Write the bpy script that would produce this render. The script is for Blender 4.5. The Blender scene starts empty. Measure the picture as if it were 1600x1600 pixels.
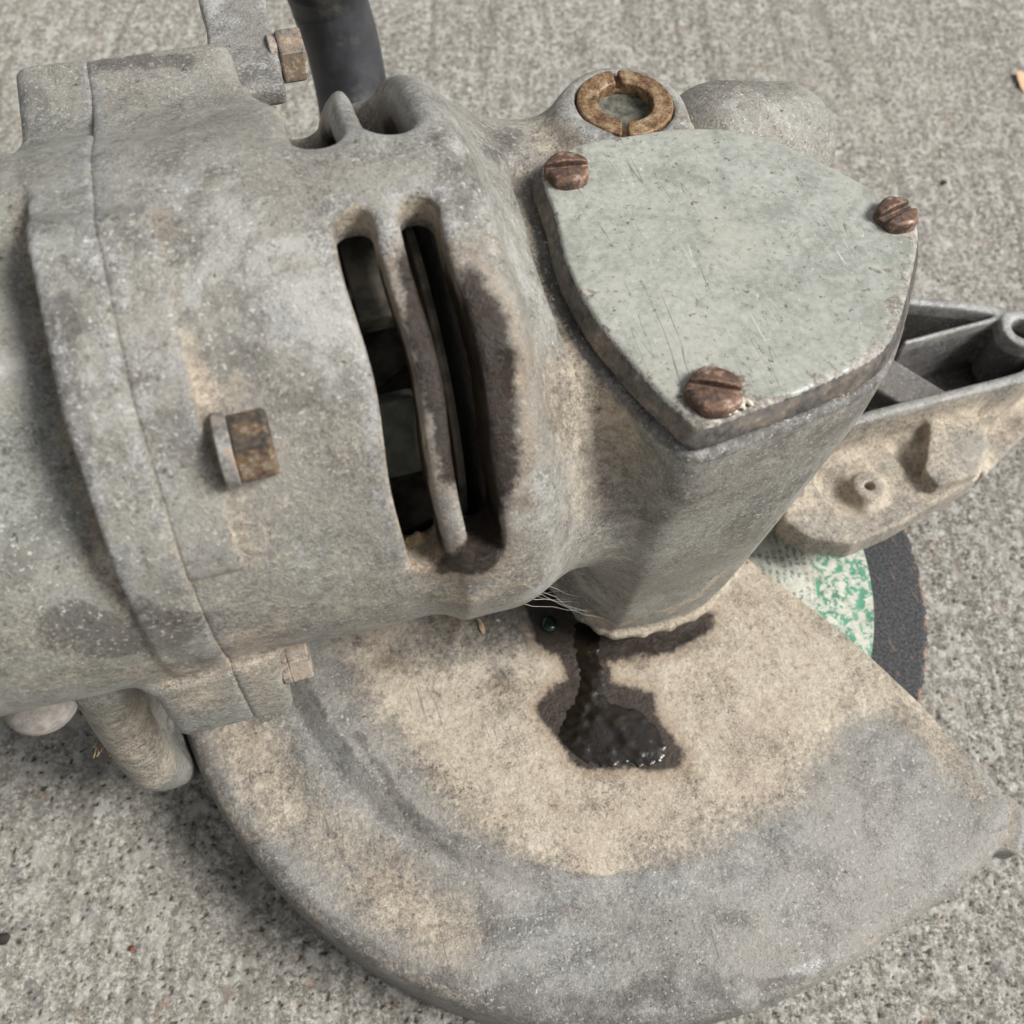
import bpy, bmesh, math, random
import numpy as np
from mathutils import Vector, Matrix
R = math.radians
rng = np.random.default_rng(7); random.seed(7)
sc = bpy.context.scene
COL = sc.collection

# ---------------------------------------------------------------- camera
F_PX = 1600.0; VPX, VPY = 700.0, 1720.0          # focal length and nadir point measured on the photograph
n = np.array([(VPX-800)/F_PX, -(VPY-800)/F_PX, -1.0]); n /= np.linalg.norm(n)
Zc = -n; Xc = np.array([1.0, 0, 0]); Xc -= Xc.dot(Zc)*Zc; Xc /= np.linalg.norm(Xc); Yc = np.cross(Zc, Xc)
M = np.array([Xc, Yc, Zc])                         # rows = world axes seen by the camera
CAM = np.array([0, 0, 0.265])
cd = bpy.data.cameras.new('camera'); cam = bpy.data.objects.new('camera', cd); COL.objects.link(cam)
cd.sensor_width = 36; cd.lens = 36*F_PX/1600; cd.clip_start = 0.005; cd.clip_end = 50
mw = Matrix.Identity(4)
for i in range(3):
    for j in range(3): mw[i][j] = M[i][j]
    mw[i][3] = CAM[i]
cam.matrix_world = mw; sc.camera = cam
cd.dof.use_dof = True; cd.dof.focus_distance = 0.188; cd.dof.aperture_fstop = 28

# ---------------------------------------------------------------- light: open shade under a bright overcast sky
SUN_EL, SUN_AZ = R(47), R(-10)                       # azimuth measured from world +X towards +Y
world = bpy.data.worlds.new('World'); sc.world = world; world.use_nodes = True
wn = world.node_tree; bg = wn.nodes['Background']
sky = wn.nodes.new('ShaderNodeTexSky'); sky.sky_type = 'NISHITA'; sky.sun_disc = False
sky.sun_elevation = SUN_EL; sky.sun_rotation = R(90)-SUN_AZ; sky.dust_density = 4; sky.air_density = 1; sky.ozone_density = 1
hsv = wn.nodes.new('ShaderNodeHueSaturation'); hsv.inputs['Saturation'].default_value = 0.07
wn.links.new(sky.outputs[0], hsv.inputs['Color']); wn.links.new(hsv.outputs[0], bg.inputs['Color'])
bg.inputs['Strength'].default_value = 0.074
sl = bpy.data.lights.new('sun', 'SUN'); sl.energy = 3.0; sl.angle = R(22); sl.color = (1, 0.96, 0.90)
sun = bpy.data.objects.new('sun', sl); COL.objects.link(sun)
sdir = Vector((math.cos(SUN_EL)*math.cos(SUN_AZ), math.cos(SUN_EL)*math.sin(SUN_AZ), math.sin(SUN_EL)))
sun.rotation_euler = sdir.to_track_quat('Z', 'Y').to_euler()
sc.view_settings.view_transform = 'Standard'; sc.view_settings.look = 'None'
sc.view_settings.exposure = 0.44; sc.view_settings.gamma = 1

# ---------------------------------------------------------------- tool frame: s along the motor, l across it, z up
PSI = 0.30
A = np.array([math.cos(PSI), math.sin(PSI), 0]); B = np.array([-math.sin(PSI), math.cos(PSI), 0])
S0 = np.array([0.0341, 0.1201, 0.0])
def ray(px, py): return M @ np.array([(px-800)/F_PX, -(py-800)/F_PX, -1.0])
def loc(P): P = np.asarray(P)-S0; return np.array([P.dot(A), P.dot(B), P[2]])
def U(px, py, z):                                   # where the sight line of a measured point meets height z, tool frame
    d = ray(px, py); return loc(CAM+d*(z-CAM[2])/d[2])
def W(px, py, z): d = ray(px, py); return CAM+d*(z-CAM[2])/d[2]
CL = loc(CAM)
def rayL(px, py): d = ray(px, py); d = np.array([d.dot(A), d.dot(B), d[2]]); return d/np.linalg.norm(d)

# ---------------------------------------------------------------- helpers
def tag(o, label=None, cat=None, group=None, kind=None):
    for k, v in (('label', label), ('category', cat), ('group', group), ('kind', kind)):
        if v: o[k] = v
    return o
def empty(name, locn=(0, 0, 0), rz=0):
    o = bpy.data.objects.new(name, None); COL.objects.link(o); o.location = locn; o.rotation_euler = (0, 0, rz); o.empty_display_size = .01; return o
def mesh_np(name, V, Q, mat, parent=None, smooth=True, attrs=None):
    me = bpy.data.meshes.new(name)
    V = np.ascontiguousarray(V, np.float32); Q = np.ascontiguousarray(Q, np.int32); k = Q.shape[1]
    me.vertices.add(len(V)); me.vertices.foreach_set('co', V.ravel())
    me.loops.add(Q.size); me.loops.foreach_set('vertex_index', Q.ravel())
    me.polygons.add(len(Q)); me.polygons.foreach_set('loop_start', np.arange(0, Q.size, k, dtype=np.int32))
    me.polygons.foreach_set('loop_total', np.full(len(Q), k, np.int32))
    if smooth: me.polygons.foreach_set('use_smooth', np.ones(len(Q), bool))
    me.update(calc_edges=True)
    for an, val in (attrs or {}).items():
        at = me.attributes.new(an, 'FLOAT', 'POINT'); at.data.foreach_set('value', np.ascontiguousarray(val, np.float32))
    me.materials.append(mat)
    o = bpy.data.objects.new(name, me); COL.objects.link(o); o.parent = parent
    return o
def bm_obj(name, bm, mat, parent=None, smooth=True, sharp=35):
    me = bpy.data.meshes.new(name); bmesh.ops.recalc_face_normals(bm, faces=bm.faces); bm.to_mesh(me); bm.free()
    if smooth:
        me.polygons.foreach_set('use_smooth', np.ones(len(me.polygons), bool)); me.set_sharp_from_angle(angle=R(sharp))
    me.materials.append(mat)
    o = bpy.data.objects.new(name, me); COL.objects.link(o); o.parent = parent
    return o
ss = lambda a, b, x: (lambda t: t*t*(3-2*t))(np.clip((x-a)/(b-a), 0, 1))
def smin(a, b, k): h = np.clip(.5+.5*(b-a)/k, 0, 1); return b*(1-h)+a*h-k*h*(1-h)
def smax(a, b, k): return -smin(-a, -b, k)

class Grid:                                          # signed distance field on a grid, meshed with surface nets
    def __init__(g, lo, hi, h):
        g.lo = np.array(lo, float); g.h = h; g.n = np.ceil((np.array(hi)-g.lo)/h).astype(int)+1
        ax = [(g.lo[i]+h*np.arange(g.n[i])).astype(np.float32) for i in range(3)]
        g.x = ax[0][:, None, None]; g.y = ax[1][None, :, None]; g.z = ax[2][None, None, :]
        g.d = np.full(g.n, 1.0, np.float32)
    def sample(g, P):
        q = (P-g.lo)/g.h; q = np.clip(q, 0, g.n-1.001); i = q.astype(int); f = (q-i).astype(np.float32); d = g.d
        r = 0
        for a in (0, 1):
            for b in (0, 1):
                for c in (0, 1):
                    w = (f[:, 0] if a else 1-f[:, 0])*(f[:, 1] if b else 1-f[:, 1])*(f[:, 2] if c else 1-f[:, 2])
                    r = r+w*d[i[:, 0]+a, i[:, 1]+b, i[:, 2]+c]
        return r
    def grad(g, P):
        e = g.h*.7; G = np.stack([g.sample(P+np.eye(3)[i]*e)-g.sample(P-np.eye(3)[i]*e) for i in range(3)], 1)
        return G/(np.linalg.norm(G, axis=1)[:, None]+1e-9)
    def mesh(g):
        d = g.d; n = g.n; s = d < 0
        acc = np.zeros(tuple(n-1)+(3,), np.float32); cnt = np.zeros(tuple(n-1), np.float32)
        cross = []
        for ax in range(3):
            sl0 = [slice(None)]*3; sl1 = [slice(None)]*3; sl0[ax] = slice(0, -1); sl1[ax] = slice(1, None)
            a = d[tuple(sl0)]; b = d[tuple(sl1)]
            idx = np.argwhere((a < 0) != (b < 0)); v = tuple(idx.T)
            t = a[v]/(a[v]-b[v]); p = idx.astype(np.float32); p[:, ax] += t
            flip = a[v] < 0
            o1, o2 = [k for k in range(3) if k != ax]
            ok = (idx[:, o1] > 0) & (idx[:, o2] > 0) & (idx[:, o1] < n[o1]-1) & (idx[:, o2] < n[o2]-1)
            for da in (0, 1):
                for db in (0, 1):
                    c = idx.copy(); c[:, o1] -= da; c[:, o2] -= db
                    m = (c[:, o1] >= 0) & (c[:, o2] >= 0) & (c[:, o1] < n[o1]-1) & (c[:, o2] < n[o2]-1)
                    cc = tuple(c[m].T); np.add.at(acc, cc, p[m]); np.add.at(cnt, cc, 1)
            cross.append((ax, o1, o2, idx[ok], flip[ok]))
        act = cnt > 0; ids = np.full(tuple(n-1), -1, np.int64); ids[act] = np.arange(act.sum())
        V = acc[act]/cnt[act][:, None]*g.h+g.lo
        Q = []
        for ax, o1, o2, idx, fl in cross:
            def cid(da, db):
                c = idx.copy(); c[:, o1] -= da; c[:, o2] -= db; return ids[tuple(c.T)]
            q = np.stack([cid(1, 1), cid(0, 1), cid(0, 0), cid(1, 0)], 1)
            f = fl if ax != 1 else ~fl
            q[~f] = q[~f][:, ::-1]; Q.append(q)
        Q = np.concatenate(Q); g.V = V.astype(np.float64); g.Q = Q
        for _ in range(2):                           # pull the vertices onto the true surface
            G = g.grad(g.V); dd = g.sample(g.V); g.V -= G*np.clip(dd, -g.h*.4, g.h*.4)[:, None]*.8
        g.N = g.grad(g.V)
        return g
    def wear(g, r=.0035, re=None):                            # concavity (dust settles) and convexity (edges rub bare)
        cav = np.clip((r-g.sample(g.V+g.N*r))/r, -1, 2); re = re or r; edge = np.clip((re+g.sample(g.V-g.N*re))/re, -1, 2)
        cav2 = np.clip((.008-g.sample(g.V+g.N*.008))/.008, -1, 2)
        return {'cav': cav, 'edge': edge, 'cavw': cav2}
    def hit(g, px, py, z0=.2):
        d = rayL(px, py); t = .03; 
        P = CL+d*t
        for _ in range(400):
            v = float(g.sample(P[None])[0]) if np.all(P > g.lo) and np.all(P < g.lo+g.h*(g.n-1)) else .002
            if v < .0002: break
            t += max(v*.6, .0003); P = CL+d*t
            if t > .5: break
        return P
def chain(V, pts, rads):                             # signed distance (m) to a chain of capsules, negative inside
    d = np.full(len(V), 1.0)
    if len(pts) == 1: return np.linalg.norm(V-pts[0], axis=1)-rads[0]
    for i in range(len(pts)-1):
        a, b = np.array(pts[i]), np.array(pts[i+1]); ab = b-a
        t = np.clip(((V-a)@ab)/(ab@ab+1e-12), 0, 1); r = rads[i]*(1-t)+rads[i+1]*t
        d = smin(d, np.linalg.norm(V-a-t[:, None]*ab, axis=1)-r, .0015)
    return d
def poly2d(X, Y, pts):                               # exact signed distance to a polygon (arrays), negative inside
    pts = np.asarray(pts, float); d = np.full(X.shape, 1e9); ins = np.zeros(X.shape, bool)
    for i in range(len(pts)):
        x0, y0 = pts[i]; x1, y1 = pts[(i+1) % len(pts)]; ex, ey = x1-x0, y1-y0
        t = np.clip(((X-x0)*ex+(Y-y0)*ey)/(ex*ex+ey*ey+1e-18), 0, 1)
        d = np.minimum(d, (X-x0-t*ex)**2+(Y-y0-t*ey)**2)
        c = ((y0 > Y) != (y1 > Y)) & (X < ex*(Y-y0)/(ey+1e-18)+x0); ins ^= c
    d = np.sqrt(d); return np.where(ins, -d, d)
def spline(pts, n=8, closed=True):
    P = np.asarray(pts, float); N = len(P); out = []
    for i in range(N if closed else N-1):
        p0, p1, p2, p3 = [P[(i+k) % N] if closed else P[min(max(i+k, 0), N-1)] for k in (-1, 0, 1, 2)]
        for j in range(n):
            t = j/n; out.append(.5*((2*p1)+(-p0+p2)*t+(2*p0-5*p1+4*p2-p3)*t*t+(-p0+3*p1-3*p2+p3)*t**3))
    if not closed: out.append(P[-1])
    return np.array(out)
def tube(bm, pts, rads, seg=14, cap=True):
    rings = []; P = [Vector(p) for p in pts]
    up = Vector((0, 0, 1))
    for i, p in enumerate(P):
        t = (P[min(i+1, len(P)-1)]-P[max(i-1, 0)]).normalized()
        u = t.cross(up); u = u.normalized() if u.length > .05 else t.cross(Vector((1, 0, 0))).normalized(); v = u.cross(t)
        r = rads[i] if hasattr(rads, '__len__') else rads
        rings.append([bm.verts.new(p+u*math.cos(2*math.pi*k/seg)*r+v*math.sin(2*math.pi*k/seg)*r) for k in range(seg)])
    for a, b in zip(rings, rings[1:]):
        for k in range(seg): bm.faces.new((a[k], a[(k+1) % seg], b[(k+1) % seg], b[k]))
    if cap: bm.faces.new(rings[0]); bm.faces.new(rings[-1][::-1])
def lathe(bm, prof, seg=40, mat=None):               # prof (r,z) outline round the z axis, closed with caps where r=0
    rings = []
    for r, z in prof:
        if r < 1e-7: rings.append([bm.verts.new((0, 0, z))])
        else: rings.append([bm.verts.new((r*math.cos(2*math.pi*k/seg), r*math.sin(2*math.pi*k/seg), z)) for k in range(seg)])
    for a, b in zip(rings, rings[1:]):
        for k in range(seg):
            k2 = (k+1) % seg
            if len(a) == 1 and len(b) == 1: continue
            if len(a) == 1: bm.faces.new((a[0], b[k], b[k2]))
            elif len(b) == 1: bm.faces.new((a[k], a[k2], b[0]))
            else: bm.faces.new((a[k], a[k2], b[k2], b[k]))
    return rings

# ---------------------------------------------------------------- materials
class NT:
    def __init__(s, name):
        s.m = bpy.data.materials.new(name); s.m.use_nodes = True; s.t = s.m.node_tree; s.b = s.t.nodes['Principled BSDF']
    def n(s, typ, **kw):
        x = s.t.nodes.new(typ)
        for k, v in kw.items(): setattr(x, k, v)
        return x
    def l(s, a, b): s.t.links.new(a, b)
    def coord(s, scale=1.0):
        if not hasattr(s, '_c'): s._c = s.n('ShaderNodeTexCoord').outputs['Object']
        return s._c
    def noise(s, scale, detail=6, rough=.6, dist=0, vec=None, out=0):
        x = s.n('ShaderNodeTexNoise'); x.inputs['Scale'].default_value = scale; x.inputs['Detail'].default_value = detail
        x.inputs['Roughness'].default_value = rough; x.inputs['Distortion'].default_value = dist
        s.l(vec or s.coord(), x.inputs['Vector']); return x.outputs[out]
    def vor(s, scale, feature='F1', out='Distance', vec=None, rnd=1):
        x = s.n('ShaderNodeTexVoronoi', feature=feature); x.inputs['Scale'].default_value = scale; x.inputs['Randomness'].default_value = rnd
        s.l(vec or s.coord(), x.inputs['Vector']); return x.outputs[out]
    def mapv(s, scale=(1, 1, 1), rot=(0, 0, 0), loc=(0, 0, 0)):
        x = s.n('ShaderNodeMapping'); x.inputs['Scale'].default_value = scale; x.inputs['Rotation'].default_value = rot; x.inputs['Location'].default_value = loc
        s.l(s.coord(), x.inputs['Vector']); return x.outputs[0]
    def attr(s, name): return s.n('ShaderNodeAttribute', attribute_name=name).outputs['Fac']
    def math(s, op, a, b=None, c=None, clamp=False):
        x = s.n('ShaderNodeMath', operation=op); x.use_clamp = clamp
        for i, v in enumerate((a, b, c)):
            if v is None: continue
            if isinstance(v, (int, float)): x.inputs[i].default_value = v
            else: s.l(v, x.inputs[i])
        return x.outputs[0]
    def rng(s, v, a, b, c=0, d=1, smooth=True):
        x = s.n('ShaderNodeMapRange'); x.interpolation_type = 'SMOOTHSTEP' if smooth else 'LINEAR'
        for k, q in zip(('From Min', 'From Max', 'To Min', 'To Max'), (a, b, c, d)): x.inputs[k].default_value = q
        s.l(v, x.inputs['Value']); return x.outputs[0]
    def mix(s, f, a, b, blend='MIX'):
        x = s.n('ShaderNodeMix', data_type='RGBA', blend_type=blend)
        for k, v in ((0, f), (6, a), (7, b)):
            if isinstance(v, (int, float)): x.inputs[k].default_value = v if k == 0 else (v, v, v, 1)
            elif isinstance(v, tuple): x.inputs[k].default_value = (*v, 1)
            elif isinstance(v, np.ndarray): x.inputs[k].default_value = (*v.tolist(), 1)
            else: s.l(v, x.inputs[k])
        return x.outputs[2]
    def ramp(s, v, stops):
        x = s.n('ShaderNodeValToRGB'); e = x.color_ramp.elements
        while len(e) < len(stops): e.new(.5)
        for el, (p, c) in zip(e, stops): el.position = p; el.color = (*c, 1)
        s.l(v, x.inputs[0]); return x.outputs[0]
    def bump(s, h, strength=.5, dist=.001, nrm=None):
        x = s.n('ShaderNodeBump'); x.inputs['Strength'].default_value = strength; x.inputs['Distance'].default_value = dist
        s.l(h, x.inputs['Height'])
        if nrm is not None: s.l(nrm, x.inputs['Normal'])
        return x.outputs[0]
    def done(s, col, rough=.6, nrm=None, metal=0, spec=.5):
        for k, v in (('Base Color', col), ('Roughness', rough), ('Metallic', metal), ('Normal', nrm), ('Specular IOR Level', spec)):
            if v is None: continue
            if isinstance(v, (int, float)): s.b.inputs[k].default_value = v
            elif isinstance(v, tuple): s.b.inputs[k].default_value = (*v, 1)
            else: s.l(v, s.b.inputs[k])
        return s.m

def cast_material(name, tint=(.285, .286, .260), dustbias=0.0, chalk=.5):
    s = NT(name)
    big = s.noise(24, 5, .6); mid = s.noise(130, 8, .70); fine = s.noise(750, 6, .75); grit = s.noise(2300, 3, .7); blot = s.noise(55, 8, .74, .5, s.mapv(loc=(3.1, 1.7, .4)))
    cav, edge, cavw = s.attr('cav'), s.attr('edge'), s.attr('cavw')
    dustA, oilA, darkA, bareA = s.attr('dust'), s.attr('oil'), s.attr('dark'), s.attr('bare')
    t = np.array(tint)
    sp = s.math('MULTIPLY_ADD', fine, .46, s.math('MULTIPLY', grit, .24)); sp = s.math('MULTIPLY_ADD', mid, .30, sp)
    base = s.ramp(sp, [(.40, tuple(t*.50)), (.45, tuple(t*.82)), (.51, tuple(t*1.0)), (.57, tuple(t*1.2)), (.63, tuple(t*1.75))])
    base = s.mix(s.rng(big, .42, .60, 0, .28), base, (.31, .27, .23))                          # brownish age
    base = s.mix(s.rng(blot, .52, .61, 0, .55), base, tuple(t*.36))                                # dark rubbed patches
    base = s.mix(s.rng(s.noise(46, 9, .78, .3, s.mapv(loc=(9, 4, 2))), .52, .61, 0, chalk), base, (.50, .51, .50))   # chalky oxide
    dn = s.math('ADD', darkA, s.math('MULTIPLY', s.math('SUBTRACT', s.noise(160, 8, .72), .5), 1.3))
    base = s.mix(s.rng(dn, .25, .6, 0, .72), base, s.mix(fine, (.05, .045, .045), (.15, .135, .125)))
    # edges rubbed to metal
    em = s.math('MULTIPLY', s.rng(edge, .12, .5), s.rng(s.noise(330, 7, .75), .44, .58), clamp=True)
    bm_ = s.math('ADD', bareA, s.math('MULTIPLY', s.math('SUBTRACT', s.noise(210, 9, .78), .5), 3.2))
    em = s.math('MAXIMUM', em, s.math('MULTIPLY', s.rng(bm_, .55, 1.0), s.rng(bareA, .05, .3)), clamp=True)
    base = s.mix(s.math('MULTIPLY', em, .62), base, s.ramp(sp, [(.42, (.25, .25, .25)), (.52, (.42, .42, .43)), (.6, (.60, .60, .60))]))
    # dust: in the hollows and where the attribute says
    dd = s.math('ADD', s.math('MULTIPLY', s.rng(cav, .06, .5), .45), s.math('MULTIPLY', s.rng(cavw, .08, .6), .16))
    dd = s.math('ADD', dd, dustA); dd = s.math('ADD', dd, dustbias-.13)
    nz = s.math('ADD', s.math('MULTIPLY', mid, .9), s.math('MULTIPLY', s.math('SUBTRACT', fine, .5), 1.3))
    nz = s.math('ADD', nz, s.math('MULTIPLY', big, .5))
    dm = s.rng(s.math('ADD', dd, s.math('MULTIPLY', s.math('SUBTRACT', nz, .70), 1.25)), .04, .86)
    dcol = s.ramp(sp, [(.40, (.27, .222, .172)), (.46, (.43, .370, .290)), (.53, (.53, .467, .375)), (.61, (.63, .575, .48))])
    dcol = s.mix(s.rng(blot, .50, .60, 0, .35), dcol, (.45, .365, .30))
    dcol = s.mix(s.rng(s.noise(85, 6, .7, 0, s.mapv(loc=(4, 4, 1))), .55, .66, 0, .35), dcol, (.36, .29, .225))
    base = s.mix(s.math('MULTIPLY', dm, .90), base, dcol)
    base = s.mix(1.0, base, s.ramp(s.math('MULTIPLY_ADD', s.noise(75, 9, .8, .4, s.mapv(loc=(6, 2, 8))), .65, s.math('MULTIPLY', grit, .35)), [(.40, (.55, .54, .53)), (.49, (.92, .92, .92)), (.56, (1.0, 1.0, 1.0)), (.64, (1.0, 1.0, 1.0))]), 'MULTIPLY')
    # pale flecks, dark pits over everything
    flk = s.rng(s.math('ADD', s.noise(1250, 5, .75, 0, s.mapv(loc=(2, 5, 7))), s.math('MULTIPLY', s.rng(blot, .42, .60, -.5, 1), .022)), .598, .64)
    base = s.mix(s.math('MULTIPLY', flk, s.math('SUBTRACT', .75, s.math('MULTIPLY', dm, .5))), base, (.62, .61, .57))
    pitm = s.rng(s.noise(620, 6, .78, 0, s.mapv(loc=(7, 1, 3))), .625, .665)
    base = s.mix(s.math('MULTIPLY', pitm, .78), base, (.055, .042, .032))
    # thin scratches
    for k, (ro, sc_) in enumerate(((.5, 330), (-1.1, 410), (1.9, 280))):
        f = s.noise(1, 2, .5, .1, s.mapv((sc_, sc_*.05, sc_*.6), (0, 0, ro), (k*3, k, 0)))
        ml = s.math('MULTIPLY', s.rng(s.math('ABSOLUTE', s.math('SUBTRACT', f, .5)), .010, 0), s.rng(s.noise(60, 4, .6, 0, s.mapv(loc=(k*5, 3, 1))), .58, .64))
        base = s.mix(s.math('MULTIPLY', ml, .5), base, (.10, .095, .09) if k % 2 == 0 else (.6, .6, .58))
    # oil soaked dirt; the attribute is a signed distance in mm, noise breaks its rim
    od = s.math('ADD', oilA, s.math('MULTIPLY', s.math('SUBTRACT', s.noise(150, 9, .74), .5), 7.0))
    om = s.rng(od, .9, -.9); orim = s.math('MULTIPLY', s.rng(od, 3.5, .8), s.math('SUBTRACT', 1.0, om))
    base = s.mix(s.math('MULTIPLY', orim, .4), base, (.27, .19, .12))
    ocol = s.ramp(sp, [(.42, (.008, .0045, .003)), (.50, (.024, .014, .009)), (.60, (.065, .043, .030))])
    ocol = s.mix(s.rng(od, 0, -3.0, 0, .8), ocol, (.022, .014, .009))
    base = s.mix(s.math('MULTIPLY', om, .97), base, ocol)
    rough = s.mix(dm, s.mix(em, .43, .30), .92)
    rough = s.mix(om, rough, .42)
    h = s.math('ADD', s.math('MULTIPLY', fine, .55), s.math('MULTIPLY', mid, .8)); h = s.math('ADD', h, s.math('MULTIPLY', grit, .30))
    h = s.math('ADD', h, s.math('MULTIPLY', s.math('MULTIPLY', dm, s.noise(420, 5, .7)), 1.1)); h = s.math('SUBTRACT', h, s.math('MULTIPLY', pitm, .35))
    nrm = s.bump(h, .70, .0008)
    return s.done(base, rough, nrm, s.math('MULTIPLY', em, .35), .4)

def rust_material(name, a=(.105, .070, .058), b=(.19, .10, .055), c=(.36, .33, .32)):
    s = NT(name); m1 = s.noise(300, 6, .7); m2 = s.noise(1600, 4, .7)
    col = s.ramp(s.math('ADD', s.math('MULTIPLY', m1, .7), s.math('MULTIPLY', m2, .3)), [(.39, tuple(np.array(a)*.4)), (.47, a), (.53, b), (.62, c)])
    return s.done(col, s.rng(m1, .3, .7, .70, .38), s.bump(s.math('ADD', m1, m2), .3, .0003), .3, .5)

M_cast = cast_material('cast aluminium, dusty', (.295, .293, .266))
M_motor = cast_material('motor housing casting', (.275, .281, .255))
M_guard = cast_material('guard casting', (.305, .305, .290), .03, .12)
M_brack = cast_material('bracket casting', (.32, .315, .295), .12)

# ================================================================ THE GRINDER
root = empty('angle_grinder', tuple(S0), PSI)
tag(root, 'old grey cast metal angle grinder caked in tan dust, lying on the concrete', 'angle grinder')
PZ = .146                                            # height of the cover plate's face
def Lz(px, py, z): return U(px, py, z)
outl = np.array([U(x, y, PZ)[:2] for x, y in [(845, 258), (905, 222), (980, 208), (1075, 196), (1180, 205), (1290, 252), (1375, 298), (1436, 345), (1424, 450), (1385, 545), (1290, 600), (1185, 640), (1100, 668), (1062, 645), (1000, 585), (930, 500), (885, 415), (866, 340)]])
outl = spline(outl, 6)
LC, ZC, RB = .007, .1205, .0435                      # barrel centre and radius

# --- gear housing casting: fan barrel, neck, gear head, bosses
g = Grid((-.0875, -.052, .030), (.062, .082, .170), .00072)
x, y, z = g.x, g.y, g.z
rad = np.sqrt((y-LC)**2+(z-ZC)**2)
th = np.arctan2(z-ZC, y-LC)
wob = .00025*np.sin(90*x+3*th)+.0002*np.sin(210*x-4*th+1)
crown = .0010*ss(-.080, -.05, x)
db = rad-(RB+crown)+wob
qx = np.abs(x+.0598)-.0262
r0 = .0042
u1 = np.maximum(db+r0, 0); u2 = np.maximum(qx+r0, 0)
barrel = np.minimum(np.maximum(db+r0, qx+r0), 0)+np.sqrt(u1*u1+u2*u2)-r0
left = -(x+.0860)                                    # flat joint face at the seam
barrel = np.minimum(barrel, np.maximum(np.maximum(rad-RB+wob, x+.07), left))
def capsule(a, b, r):
    ab = b-a; t = np.clip(((x-a[0])*ab[0]+(y-a[1])*ab[1]+(z-a[2])*ab[2])/ab.dot(ab), 0, 1)
    return np.sqrt((x-a[0]-t*ab[0])**2+(y-a[1]-t*ab[1])**2+(z-a[2]-t*ab[2])**2)-r
# neck: drops from the barrel to the gear head
tn = ss(-.037, -.010, x)
nz = ZC-.003-tn*.014; nry = .0478-.0045*tn; nrz = .0400-.0090*tn; nl = LC+.0042+.0030*tn
k = np.sqrt(((y-nl)/nry)**2+((z-nz)/nrz)**2)
neck = np.maximum((k-1)*nrz, np.abs(x+.017)-.027)
# gear head: cover outline at the top, drawn in to a round collar at the bottom
X2, Y2 = np.meshgrid(g.x.ravel(), g.y.ravel(), indexing='ij')
p2 = poly2d(X2, Y2, outl).astype(np.float32)[:, :, None]
base_o = spline(np.array([(-.0062, -.0222), (-.0040, -.0238), (.009, -.0248), (.0205, -.0222), (.0310, -.0135), (.0360, .002), (.031, .018), (.016, .029), (0, .029), (-.0145, .020), (-.0185, .006), (-.0150, -.008), (-.0100, -.0175)]), 4)
c2 = poly2d(X2, Y2, base_o).astype(np.float32)[:, :, None]
w = ss(.020, .135, z)
w = np.clip((z-.045)/(.128-.045), 0, 1)**.8
head = (p2-.0018)*w+c2*(1-w)
head = smax(head, z-(PZ-.0042), .0012); head = smax(head, -(z-.0402)-.0006*np.sin(np.arctan2(y, x)*9), .001)
body = smin(barrel, neck, .010); body = smin(body, head, .012)
body = smax(body, -smax(p2-.0042+0*z, -(z-(PZ-.0044)), .001), .0025)
# boss for the ring and the hump behind it
bc = U(977, 160, .1435)
boss = smax(np.sqrt((x-bc[0])**2+(y-bc[1])**2)-.0120-.10*np.maximum(.142-z, 0), np.abs(z-.1240)-.0190+0*x, .003)
hp0 = U(1120, 235, .120); hp1 = U(1205, 232, .115)
hump = capsule(hp0, hp1, .0135)
nk = capsule(U(700, 290, .134), U(900, 268, .128), .0100); body = smin(body, nk, .010); body = smax(body, -smax(p2-.0042+0*z, -(z-(PZ-.0044)), .001), .0025)
lipb = smax(c2-.0012-.0006*np.sin(x*900)*np.cos(y*700)+0*z, np.abs(z-.0412)-.0012+0*c2, .0008); body = smin(body, lipb, .0012)
body = smin(body, hump, .005); body = smin(body, boss, .006)
def box(c, hs, r): 
    q = [np.abs(v-cc)-hh+r for v, cc, hh in zip((x, y, z), c, hs)]
    return np.sqrt(np.maximum(q[0], 0)**2+np.maximum(q[1], 0)**2+np.maximum(q[2], 0)**2)+np.minimum(np.maximum(np.maximum(q[0], q[1]), q[2]), 0)-r
# pad raised round the seam with its end cut square, ears with the bolts
pad_ang = np.degrees(th)
def facet(deg): q_ = np.mod(deg-75+17, 34)-17; return ((RB+.0007)/np.cos(np.radians(q_))-RB)*ss(86, 96, deg)*(1-.75*ss(150, 162, deg))
pad = np.maximum(np.maximum(rad-RB-facet(pad_ang), x+.0783+0*rad), np.maximum(-(x+.0860)+0*rad, np.maximum((85-pad_ang)*.0007, (pad_ang-160+(x+.086)*0)*.0007)))
pad = np.maximum(pad, -(rad-RB+.004))
body = smin(body, pad, .0003)
earN = box((-.0850, -.0245, .0905), (.0066, .0105, .0125), .0018)
earF = box((-.0780, .0480, .142), (.0160, .0125, .0085), .003)
body = smin(body, earN, .004); body = smin(body, earF, .010)
body = smax(body, -(x+.0860)+0*rad, .0003)
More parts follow.
